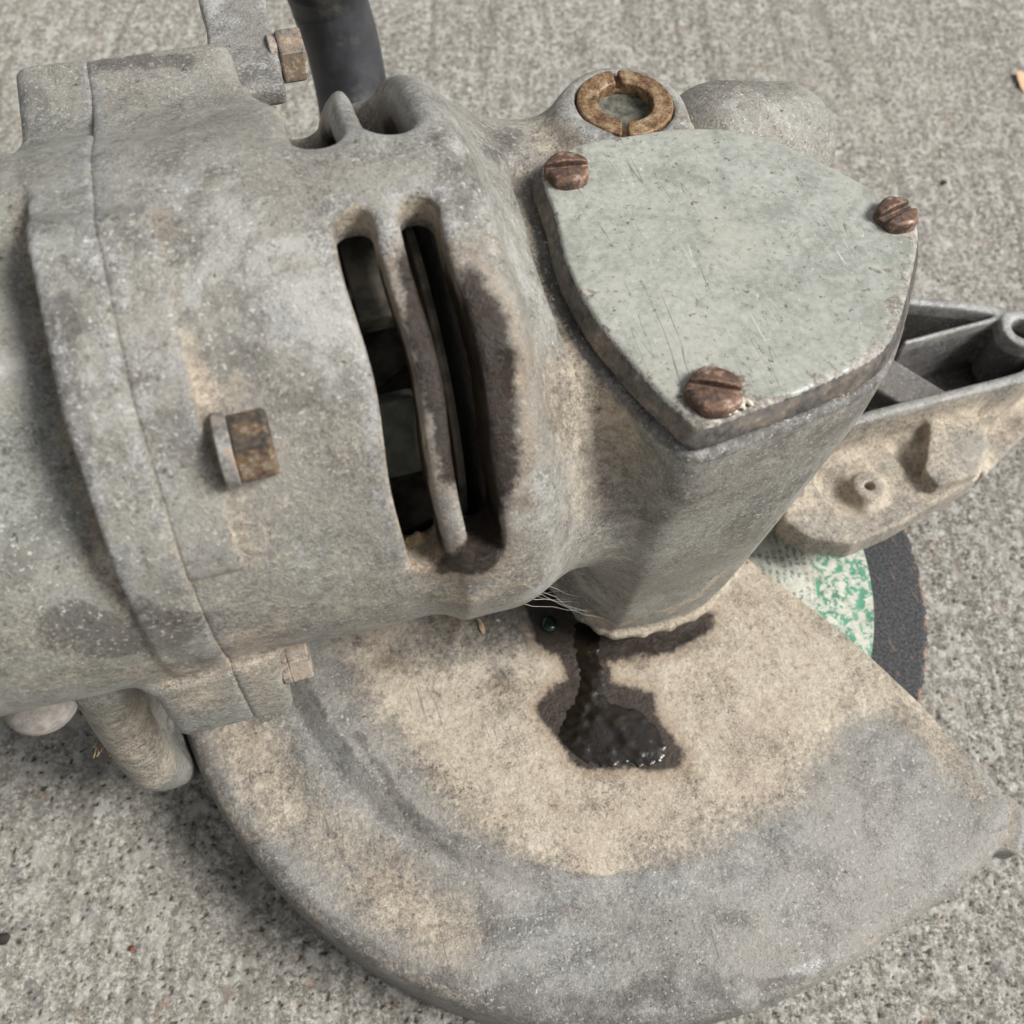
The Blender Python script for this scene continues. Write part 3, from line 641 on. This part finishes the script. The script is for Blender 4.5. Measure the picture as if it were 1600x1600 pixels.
# --- cast foot loop under the motor
fp = spline([U(160, 1060, .088), U(185, 1112, .070), U(212, 1160, .054), U(238, 1196, .040), U(262, 1203, .030), U(285, 1198, .020), U(305, 1190, .012)], 7, False)
g = Grid((-.130, -.070, .004), (-.062, .010, .098), .0009); x, y, z = g.x, g.y, g.z
d = np.full(g.n, 1.0, np.float32); rr_ = np.interp(np.linspace(0, 1, len(fp)), [0, .5, .72, 1], [.0058, .0050, .0042, .0036])
for i in range(0, len(fp)-1): d = np.minimum(d, capsule(fp[i], fp[i+1], rr_[i]))
for a_, b_ in (((222, 1130, .046), (288, 1115, .014)), ((235, 1165, .038), (290, 1158, .012)), ((215, 1095, .054), (285, 1080, .020)), ((210, 1060, .060), (285, 1045, .030))):
    d = smin(d, capsule(U(*a_), U(*b_), .0024), .006)
g.d = d.astype(np.float32); g.mesh(); at = g.wear(); at.update(stain_shade_masks(g.V, dust=[([fp[0], fp[20]], .0062, .70, .002)], dark=[([U(255, 1090, .034), U(272, 1165, .024)], .0085, 1.1, .004)]))  # dark chain paints the web as a shaded recess
mesh_np('foot_loop', g.V, g.Q, M_motor, root, attrs=at)
bm = bmesh.new(); bmesh.ops.create_uvsphere(bm, u_segments=24, v_segments=14, radius=.0058, matrix=Matrix.Translation(U(64, 1098, .088))@Matrix.Diagonal((1.1, 1, .8, 1)))
s = NT('dusty knob'); f = s.noise(500, 6, .7); bm_obj('foot_knob', bm, s.done(s.ramp(f, [(.4, (.20, .185, .168)), (.6, (.33, .305, .275))]), .85, s.bump(f, .5, .0005)), root)

# --- fan inside the slots
s = NT('fan metal'); f = s.noise(300, 5); M_fan = s.done(s.ramp(f, [(.4, (.07, .066, .052)), (.6, (.17, .155, .125))]), .6, s.bump(f, .4, .0005), .2)
fan = bpy.data.objects.new('fan', None)
bm = bmesh.new(); lathe(bm, [(.008, -.0006), (.0345, -.0006), (.0348, 0), (.0345, .0006), (.008, .0006), (.008, -.0006)], 90)
bmesh.ops.rotate(bm, verts=bm.verts, cent=(0, 0, 0), matrix=Matrix.Rotation(R(90), 3, 'Y'))
fan = bm_obj('fan', bm, M_fan, root); fan.location = (-.0441, LC, ZC)
for k in range(9):
    bm = bmesh.new(); a = R(40*k+14); bevel_box(bm, (.0052, .0008, .0095), .0003, Matrix.Rotation(a, 4, 'X')@Matrix.Translation((-.0068, 0, .0225))@Matrix.Rotation(R(28), 4, 'Z'))
    b_ = bm_obj('fan_blade', bm, M_fan, fan)
bm = bmesh.new(); lathe(bm, [(0, -.016), (.011, -.016), (.012, -.012), (.014, .006), (0, .006)], 40); bmesh.ops.rotate(bm, verts=bm.verts, cent=(0, 0, 0), matrix=Matrix.Rotation(R(90), 3, 'Y')); bm_obj('fan_hub', bm, M_fan, fan)
s = NT('grey block'); M_blk = s.done(s.ramp(s.noise(400, 4), [(.4, (.06, .065, .052)), (.6, (.105, .11, .09))]), .7)
for px, py, rad_, hs in ((625, 690, .0345, (.0036, .0060, .0022)), (578, 425, .033, (.0034, .0070, .0022))):
    d_ = rayL(px, py); o_ = CL; ay, az = d_[1], d_[2]; oy, oz = o_[1]-LC, o_[2]-ZC
    A_ = ay*ay+az*az; B_ = 2*(oy*ay+oz*az); C_ = oy*oy+oz*oz-rad_**2; t_ = (-B_-math.sqrt(B_*B_-4*A_*C_))/2/A_; p_ = o_+d_*t_
    bm = bmesh.new(); an_ = math.atan2(p_[2]-ZC, p_[1]-LC)
    bevel_box(bm, hs, .0006, Matrix.Translation(p_)@Matrix.Rotation(an_-math.pi/2, 4, 'X')@Matrix.Translation((0, 0, -.003)))
    bm_obj('brush_block', bm, M_blk if py > 600 else M_fan, root)

# --- disc and its paper label
s = NT('abrasive disc'); f = s.noise(1400, 4, .7); w1 = s.noise(1, 2, .5, .3, s.mapv((1100, 190, 900), (0, 0, .9)))
cold = s.ramp(f, [(.38, (.022, .024, .027)), (.52, (.055, .058, .064)), (.66, (.11, .11, .115))])
cold = s.mix(s.math('MULTIPLY', s.rng(w1, .64, .70), .4), cold, (.30, .18, .12)); cold = s.mix(s.math('MULTIPLY', s.rng(s.attr('rim'), .3, 1), s.rng(s.noise(300, 4), .45, .55)), cold, (.33, .20, .13))
M_disc = s.done(cold, .9, s.bump(f, .8, .0006))
NS = 720; th_ = np.arange(NS)/NS*2*np.pi; jag = np.cumsum(rng.normal(size=NS)); jag -= np.linspace(jag[0], jag[-1], NS); jag = (jag/np.abs(jag).max())*.0005+rng.normal(size=NS)*.00012
DZ = .0278; Ro = .0872+jag; V = []; rim = []
for q, zz, rm_ in ((.30, DZ, 0), (.75, DZ, 0), (.985, DZ, 0), (1, DZ-.0003, 1), (1, DZ-.0022, 1), (.985, DZ-.0025, 1), (.3, DZ-.0025, 0)):
    V.append(np.c_[Ro*q*np.cos(th_), Ro*q*np.sin(th_), np.full(NS, zz)]); rim += [rm_]*NS
V = np.concatenate(V); Q = []
for i in range(7):
    j = (i+1) % 7; a = np.arange(NS); b = (a+1) % NS; Q.append(np.c_[i*NS+a, i*NS+b, j*NS+b, j*NS+a])
disc = mesh_np('grinding_disc', V, np.concatenate(Q)[:, ::-1], M_disc, root, smooth=False, attrs={'rim': np.array(rim, float)})
s = NT('disc label print'); pol = s.attr('pr'); pa = s.attr('pa')
def comb(x_, y_, sx, sy):
    c = s.n('ShaderNodeCombineXYZ'); s.l(s.math('MULTIPLY', x_, sx), c.inputs[0]); s.l(s.math('MULTIPLY', y_, sy), c.inputs[1]); return c.outputs[0]
paper = s.ramp(s.noise(400, 5), [(.35, (.42, .43, .38)), (.6, (.60, .61, .54))])
green = s.ramp(s.noise(200, 5), [(.35, (.02, .16, .095)), (.65, (.07, .33, .21))])
gm = s.rng(s.noise(430, 7, .70, .3), .485, .525)
outc = s.mix(s.math('MULTIPLY', gm, .92), paper, green)
rows = s.rng(s.math('FRACT', s.math('MULTIPLY', pol, 520.0)), .50, .58, 1, 0)     # lines of small print, 2 mm apart
glyph = s.rng(s.noise(1, 2, .6, .0, comb(pol, pa, 900, 75)), .48, .50)
wordg = s.rng(s.noise(1, 1, .5, .0, comb(pol, pa, 120, 12)), .42, .44)
txt = s.math('MULTIPLY', s.math('MULTIPLY', rows, glyph), wordg)
inc = s.mix(s.math('MULTIPLY', txt, .72), paper, (.05, .08, .075))
inc = s.mix(s.rng(s.noise(500, 5, .7), .56, .62, 0, .6), inc, (.22, .27, .24))
lc = s.mix(s.rng(pol, .0580, .0582), inc, outc); lc = s.mix(s.math('MULTIPLY', s.rng(s.math('ABSOLUTE', s.math('SUBTRACT', pol, .0582)), .0003, .0001), .6), lc, (.5, .5, .46))
lc = s.mix(s.rng(s.noise(120, 6, .7), .52, .72, 0, .55), lc, (.44, .38, .30)); lc = s.mix(s.rng(s.noise(1200, 4, .7), .62, .68, 0, .6), lc, (.10, .10, .09))
M_lab = s.done(lc, .7)
V = []; 
for r_ in (.022, .040, .0732): V.append(np.c_[r_*np.cos(th_), r_*np.sin(th_), np.full(NS, DZ+.00018)])
V = np.concatenate(V); Q = []
for i in range(2): a = np.arange(NS); b = (a+1) % NS; Q.append(np.c_[i*NS+a, (i+1)*NS+a, (i+1)*NS+b, i*NS+b])
angc = (np.arctan2(V[:, 1], V[:, 0])+2.0) % (2*np.pi)
lab = mesh_np('paper_label', V, np.concatenate(Q), M_lab, disc, smooth=False, attrs={'pr': np.hypot(V[:, 0], V[:, 1]), 'pa': angc}); lab['label'] = 'worn green and cream paper label with faded small print'

# --- cast bracket beyond the gear head
g = Grid((.028, -.034, .030), (.150, .058, .064), .00072); x, y, z = g.x, g.y, g.z
X2, Y2 = np.meshgrid(g.x.ravel(), g.y.ravel(), indexing='ij')
ZR = .060
P6 = lambda pts, zz: np.array([U(a, b, zz)[:2] for a, b in pts])
bp = U(1600, 515, ZR)
tray = np.array([(.030, .0050), (.060, .0060), (.118, .0070), (bp[0]+.006, bp[1]-.010), (bp[0]+.007, bp[1]+.003)]+[tuple(U(a, b, ZR)[:2]) for a, b in [(1565, 478), (1500, 468), (1440, 463)]]+[(.075, .052), (.045, .045), (.030, .030)])
td = poly2d(X2, Y2, tray).astype(np.float32)[:, :, None]
rise = 0*x
wall = smax(np.abs(td+.0015)-.0015+0*z, np.abs(z-.0475)-.0125+0*td, .0008)
floor_ = smax(td+0*z, np.abs(z-.0360)-.0015+0*td, .0006)
br = np.minimum(wall, floor_)
ra, rb = U(1415, 532, ZR)[:2], U(1575, 490, ZR)[:2]
rib = poly2d(X2, Y2, np.array([ra+(0, .0007), rb+(0, .0007), rb-(0, .0007), ra-(0, .0007)])).astype(np.float32)[:, :, None]
br = smin(br, smax(rib+0*z, np.abs(z-.0480)-.0115+0*rib, .0004), .001)
ra, rb = U(1385, 545, .056)[:2], U(1475, 600, .056)[:2]
e_ = (rb-ra)/np.linalg.norm(rb-ra); nn_ = np.array([e_[1], -e_[0]]); nn_ = nn_ if nn_[0] < 0 else -nn_
ledge = poly2d(X2, Y2, np.array([ra-e_*.004, rb+e_*.008, rb+e_*.008+nn_*.012, ra-e_*.004+nn_*.012])).astype(np.float32)[:, :, None]
ledge = np.maximum(ledge, td+.001); br = smin(br, smax(ledge+0*z, np.abs(z-.045)-.0095+0*ledge, .001), .0008)
rbz = np.sqrt((x-bp[0])**2+(y-bp[1])**2)
br = smin(br, smax(rbz-.0062+0*z, np.abs(z-.0510)-.0095+0*rbz, .0006), .0015)
br = smax(br, -smax(rbz-.0034+0*z, -(z-.036)+0*rbz, .0003), .0004)
fp_ = P6([(1225, 770), (1225, 812), (1262, 838), (1335, 850), (1400, 822), (1530, 748), (1546, 700), (1520, 660), (1560, 650), (1560, 600), (1300, 660)], .047)
fd = poly2d(X2, Y2, fp_).astype(np.float32)[:, :, None]
lip = smax(fd+0*z, np.abs(z-.0430)-.0042+0*fd, .0009)
# hollows pressed in the flange, and a screw boss
def dimple(px, py, r, zz, dep, asp=1.6, rot=.3):
    c_ = U(px, py, zz); u = (x-c_[0])*math.cos(rot)+(y-c_[1])*math.sin(rot); v = -(x-c_[0])*math.sin(rot)+(y-c_[1])*math.cos(rot)
    return np.sqrt((u)**2+(v/asp)**2+((z-zz-.001)*r/dep)**2)-r
wd = poly2d(X2, Y2, P6([(1452, 655), (1520, 650), (1543, 700), (1525, 745), (1462, 765), (1440, 740)], .050)).astype(np.float32)[:, :, None]; lip = smin(lip, smax(wd+0*z, np.abs(z-.0480)-.0040+0*wd, .0007), .0009)
lip = smax(lip, -dimple(1418, 712, .0040, .0474, .0030, 2.0, .25), .0008)
lip = smax(lip, -dimple(1312, 768, .0044, .0474, .0040, 1.9, .35), .0010)
c_ = U(1358, 760, .0485); rb2 = np.sqrt((x-c_[0])**2+(y-c_[1])**2)
lip = smin(lip, smax(rb2-.0040+0*z, np.abs(z-.0455)-.0036+0*rb2, .0008), .0025); lip = smax(lip, -smax(rb2-.0014+0*z, -(z-.0455)+0*rb2, .0003), .0004)
low = smax(poly2d(X2, Y2, P6([(1560, 560), (1660, 540), (1640, 640), (1540, 742), (1500, 700)], .043)).astype(np.float32)[:, :, None]+0*z, np.abs(z-.0400)-.003+0*td, .001)
br = smin(br, lip, .003); br = smin(br, low, .002)
arm = smax(np.maximum(np.abs(y-.012)-.016, np.abs(x-.036)-.016)+0*z, np.abs(z-.047)-.006+0*x, .003)
br = smin(br, arm, .003)
g.d = br.astype(np.float32); g.mesh(); at = g.wear(.003, .0012)
outm = (poly2d(g.V[:, 0], g.V[:, 1], tray) > -.0006)*1.0
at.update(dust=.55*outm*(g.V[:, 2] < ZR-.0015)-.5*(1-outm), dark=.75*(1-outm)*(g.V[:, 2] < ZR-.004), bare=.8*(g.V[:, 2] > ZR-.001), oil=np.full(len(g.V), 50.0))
brk = mesh_np('side_bracket', g.V, g.Q, M_brack, root, attrs=at); brk['label'] = 'open tray shaped cast bracket with a round boss and dusty outer flange'

# ================================================================ LOOSE THINGS
def world_from(p): p = np.asarray(p); return S0+A*p[0]+B*p[1]+np.array([0, 0, p[2]])
s = NT('wet black oil'); f = s.noise(500, 4, .6); gr = s.noise(1700, 5, .8); M_oil = s.done(s.mix(s.rng(gr, .64, .69, 0, .5), s.ramp(f, [(.4, (.004, .003, .0025)), (.6, (.014, .009, .005))]), (.16, .12, .08)), s.rng(s.noise(300, 5, .7), .45, .6, .06, .22), s.bump(s.noise(900, 5, .7), .22, .0005), 0, .7)
opoly = np.array([W(a, b, GT)[:2] for a, b in [(890, 985), (900, 955), (940, 955), (944, 1000), (938, 1025), (946, 1050), (946, 1085), (970, 1104), (1000, 1110), (1024, 1135), (1042, 1165), (1036, 1188), (1000, 1198), (975, 1192), (950, 1199), (915, 1192), (884, 1172), (872, 1145), (884, 1112), (900, 1085), (902, 1050), (896, 1025)]])
o0 = opoly.mean(0); g = Grid((*(opoly.min(0)-.002), GT-.0035), (*(opoly.max(0)+.002), GT+.003), .00035); x, y, z = g.x, g.y, g.z
X2, Y2 = np.meshgrid(g.x.ravel(), g.y.ravel(), indexing='ij'); d = poly2d(X2, Y2, spline(opoly, 4))+.0005*np.sin(X2*1500+2*np.sin(Y2*1100))*np.sin(Y2*1300+X2*700)+.0001*np.sin(X2*4100+1)*np.sin(Y2*3700)
hh = np.clip(-d, 0, .0035)/.0035; lump = sum(random.uniform(-.5, 1)*np.exp(-((X2-o0[0]-random.uniform(-.012, .012))**2+(Y2-o0[1]-random.uniform(-.018, .015))**2)/(random.uniform(.0006, .0016)**2)) for _ in range(150))
hgt = GT+.00002+.00036*hh+.00020*lump*hh+.00012*np.sin(X2*620+1)*np.sin(Y2*540)*hh
d3 = smax(d.astype(np.float32)[:, :, None]+0*z, (z-hgt.astype(np.float32)[:, :, None]), .0006); d3 = smax(d3, -(z-GT+.0012)+0*d3, .0002)
g.d = d3.astype(np.float32); g.mesh(); Vw = g.V-np.array([*o0, GT]); o = mesh_np('oil_puddle', Vw, g.Q, M_oil); o.location = (*o0, GT)
tag(o, 'wet black glossy oil puddle in the middle of the tan dusted wheel guard', 'oil puddle')
s = NT('dark green oil'); M_goil = s.done((.004, .020, .012), .06, None, 0, .6)
bm = bmesh.new(); bmesh.ops.create_uvsphere(bm, u_segments=24, v_segments=16, radius=.0019, matrix=Matrix.Diagonal((1, 1.15, .6, 1))); o = bm_obj('oil_drop', bm, M_goil); o.location = W(858, 975, GT+.0006)
tag(o, 'small dark green shiny oil drop beneath the arch beside the gear head', 'oil drop')
# cobweb
s = NT('cobweb silk'); M_web = s.done((.62, .60, .55), .6)
def threads(name, pairs, r, label, sag=.002):
    bm = bmesh.new()
    for a, b in pairs:
        a, b = world_from(a), world_from(b); n_ = 7
        pts = [a*(1-t)+b*t+np.array([0, 0, -sag*4*t*(1-t)])+rng.normal(size=3)*.00025 for t in np.linspace(0, 1, n_)]
        tube(bm, pts, r*(.6+.8*random.random()), 5)
    o = bm_obj(name, bm, M_web); tag(o, label, 'cobweb'); return o
p0 = [GB.hit(a, b) for a, b in ((755, 935), (790, 915), (815, 905), (905, 935), (925, 950), (940, 965))]
prs = [(p0[random.randrange(3)]+rng.normal(size=3)*.0006, p0[3+random.randrange(3)]+rng.normal(size=3)*.0008) for k in range(7)]
threads('cobweb', prs, .000035, 'wispy pale cobweb stretched across the arch under the gear head', .0012)
p1 = [GM.hit(250, 1050), fp[24], GM.hit(285, 1075), fp[30]]
threads('cobweb', [(p1[2], p1[1])], .00004, 'thin cobweb threads inside the cast foot loop at the left', .001)
# seed husk, chips and crumbs
s = NT('dry husk'); M_husk = s.done(s.ramp(s.noise(900, 4), [(.4, (.22, .15, .08)), (.6, (.42, .32, .19))]), .7, s.bump(s.noise(1500, 3), .5, .0004))
p_ = on_barrel(650, 842, -.0045)
bm = bmesh.new(); bmesh.ops.create_icosphere(bm, subdivisions=3, radius=.0017, matrix=Matrix.Diagonal((1.25, .8, .6, 1)))
for v in bm.verts: v.co *= 1+.12*math.sin(v.co.x*4000)*math.cos(v.co.y*5000)
o = bm_obj('seed_husk', bm, M_husk); o.location = world_from(p_); o.rotation_euler = (.9, .1, .5); tag(o, 'brown seed husk lodged at the bottom end of the left vent slot', 'seed husk')
def chip(name, P, size, mat, label, cat, asp=(1, .6, .3), rot=0):
    bm = bmesh.new(); bmesh.ops.create_icosphere(bm, subdivisions=2, radius=size, matrix=Matrix.Diagonal((*asp, 1)))
    for v in bm.verts: v.co *= 1+.25*random.uniform(-1, 1)
    o = bm_obj(name, bm, mat, sharp=50); o.location = P; o.rotation_euler = (random.uniform(-.2, .2), random.uniform(-.2, .2), rot); tag(o, label, cat); return o
s = NT('pale chip'); M_chip = s.done((.62, .57, .46), .8); s = NT('wood shaving'); M_wood = s.done(s.ramp(s.noise(1500, 3), [(.4, (.35, .22, .13)), (.6, (.58, .44, .30))]), .8)
s = NT('dark crumb'); M_crumb = s.done((.03, .024, .02), .8); s = NT('red leaf scrap'); M_red = s.done((.20, .06, .035), .8)
chip('pale_chip', W(778, 969, GT+.0004), .0006, M_chip, 'small square pale chip right of the wood shaving on the guard', 'chip')
chip('pale_chip', W(738, 959, GT+.0004), .0005, M_chip, 'tiny pale chip left of the wood shaving on the guard', 'chip', (1.5, .6, .4), .6)
chip('wood_shaving', W(752, 978, GT+.0005), .0026, M_wood, 'splintered tan wood shaving lying on the guard under the fan housing', 'wood shaving', (1, .22, .12), -1.15)
bm = bmesh.new(); q0 = W(178, 1160, .066)
for k in range(14):
    a = np.array([random.uniform(-.0022, .0022), random.uniform(-.0008, .0008), random.uniform(-.0004, .0006)]); b = a+rng.normal(size=3)*.0010
    tube(bm, [a, (a+b)/2+rng.normal(size=3)*.0002, b], .00014, 5)
o = bm_obj('dry_moss', bm, M_husk); o.location = world_from(fp[13]+np.array([-.0045, -.001, .0025])); tag(o, 'scrap of dry brown moss clinging to the cast foot loop', 'moss scrap')
chip('dark_crumb', W(4, 1466, .0006), .0016, M_crumb, 'dark brown crumb on the concrete at the left edge', 'crumb', (1, .9, .4))
chip('dark_crumb', W(1475, 285, .0006), .0012, M_crumb, 'black crumb on the concrete right of the cover plate', 'crumb', (1, .8, .4))
chip('red_scrap', W(206, 1482, .0006), .0009, M_red, 'small red brown scrap on the concrete at lower left', 'scrap', (1, .6, .4), .7)
chip('red_scrap', W(388, 66, .0012), .0022, M_red, 'red brown scrap on the concrete behind the clamp bar', 'scrap', (1, .5, .3), .2)
s = NT('peeled orange patch'); M_or = s.done((.62, .42, .27), .8)
chip('orange_flake', W(1602, 130, .0006), .0062, M_or, 'pale orange flake on the concrete at the top right edge', 'flake', (.5, 1.1, .08), .2)

# ================================================================ CONCRETE
s = NT('broom finished concrete')
pit = s.attr('pit'); f1 = s.noise(420, 8, .72); f2 = s.noise(1150, 6, .78); st = s.noise(1, 5, .6, 0, s.mapv((330, 22, 300), (0, 0, -.10)))
big = s.noise(9, 5, .55); agv = s.n('ShaderNodeVectorMath', operation='ADD'); nn = s.n('ShaderNodeTexNoise'); nn.inputs['Scale'].default_value = 500; s.l(s.coord(), nn.inputs['Vector']); sc2 = s.n('ShaderNodeVectorMath', operation='SCALE'); sc2.inputs['Scale'].default_value = .004; s.l(nn.outputs['Color'], sc2.inputs[0]); s.l(s.coord(), agv.inputs[0]); s.l(sc2.outputs[0], agv.inputs[1])
ag = s.vor(420, 'F1', 'Color', agv.outputs[0])
v = s.math('MULTIPLY_ADD', f1, .38, s.math('MULTIPLY', f2, .52)); v = s.math('MULTIPLY_ADD', st, .10, v)
base = s.ramp(v, [(.415, (.060, .054, .044)), (.455, (.15, .141, .122)), (.50, (.275, .262, .234)), (.54, (.42, .405, .37)), (.585, (.66, .65, .61))])
base = s.mix(s.rng(s.noise(170, 7, .72, .2, s.mapv((1, .8, 1), (0, 0, -.1), (3, 3, 3))), .50, .60, 0, .55), base, (.56, .55, .51)); base = s.mix(s.rng(s.noise(190, 7, .75, .2, s.mapv((1, .8, 1), (0, 0, -.1), (8, 1, 3))), .52, .61, 0, .55), base, (.20, .185, .16))
base = s.mix(s.rng(big, .4, .65, 0, .25), base, (.40, .375, .33))
sep = s.n('ShaderNodeSeparateColor'); s.l(ag, sep.inputs[0])
base = s.mix(s.rng(sep.outputs[0], .95, .96, 0, .5), base, (.15, .15, .15)); base = s.mix(s.rng(sep.outputs[1], .985, .99, 0, .4), base, (.36, .25, .19)); base = s.mix(s.rng(sep.outputs[2], .93, .95, 0, .35), base, (.56, .56, .54))
grv = s.noise(1, 4, .55, .1, s.mapv((150, 7, 150), (0, 0, -.06), (5, 2, 1))); base = s.mix(s.rng(grv, .54, .62, 0, .38), base, (.15, .14, .12))
base = s.mix(s.rng(pit, .15, .8, 0, .85), base, (.055, .047, .036))
h = s.math('MULTIPLY_ADD', f1, .8, s.math('MULTIPLY', f2, .5)); h = s.math('MULTIPLY_ADD', st, .2, h)
M_conc = s.done(base, .92, s.bump(h, .8, .0011), 0, .3)
slab = empty('concrete_floor'); slab['kind'] = 'structure'
x0, x1, y0, y1 = -.235, .285, -.01, .45; hs = .00062; nx, ny = int((x1-x0)/hs), int((y1-y0)/hs)
wn_ = rng.normal(size=(nx, ny)); F = np.fft.fft2(wn_); kx = np.fft.fftfreq(nx, hs)[:, None]; ky = np.fft.fftfreq(ny, hs)[None]
kk = np.sqrt(kx**2+ky**2)+1e-6
def band(F, lo, hi, p=1.0): q = np.real(np.fft.ifft2(F*np.exp(-(kk/hi)**2)*(1-np.exp(-(kk/lo)**2))*kk**-p)); return q/q.std()
n1 = band(F, 150, 800, .4); n2 = band(np.fft.fft2(rng.normal(size=(nx, ny))), 280, 620, 0); n3 = band(F, 10, 60, 1)
kst = np.sqrt(kx**2+(ky*7)**2); q = np.real(np.fft.ifft2(np.fft.fft2(rng.normal(size=(nx, ny)))*np.exp(-(kst/260)**2)*(1-np.exp(-(kst/60)**2)))); n4 = q/q.std()
pits = ss(1.15, 2.3, n2); hgt = .00012*n1+.00016*n3+.00003*n4-.00060*pits
X = x0+hs*np.arange(nx); Y = y0+hs*np.arange(ny); XX, YY = np.meshgrid(X, Y, indexing='ij')
ef = ss(0, .012, np.minimum(np.minimum(XX-x0, X[-1]-XX), np.minimum(YY-y0, Y[-1]-YY)))
V = np.c_[XX.ravel(), YY.ravel(), (hgt*ef).ravel()]; idx = np.arange(nx*ny).reshape(nx, ny)
Q = np.stack([idx[:-1, :-1], idx[1:, :-1], idx[1:, 1:], idx[:-1, 1:]], -1).reshape(-1, 4)
patch = mesh_np('concrete_surface', V, Q, M_conc, slab, attrs={'pit': (pits*ef).ravel()})
xa, xb, ya, yb = X[0], X[-1], Y[0], Y[-1]; L_ = 4.0
V = np.array([(-L_, -L_, 0), (L_, -L_, 0), (L_, L_, 0), (-L_, L_, 0), (xa, ya, 0), (xb, ya, 0), (xb, yb, 0), (xa, yb, 0)], float)
Q = np.array([(0, 1, 5, 4), (1, 2, 6, 5), (2, 3, 7, 6), (3, 0, 4, 7)]); mesh_np('concrete_surround', V, Q, M_conc, slab, smooth=False)
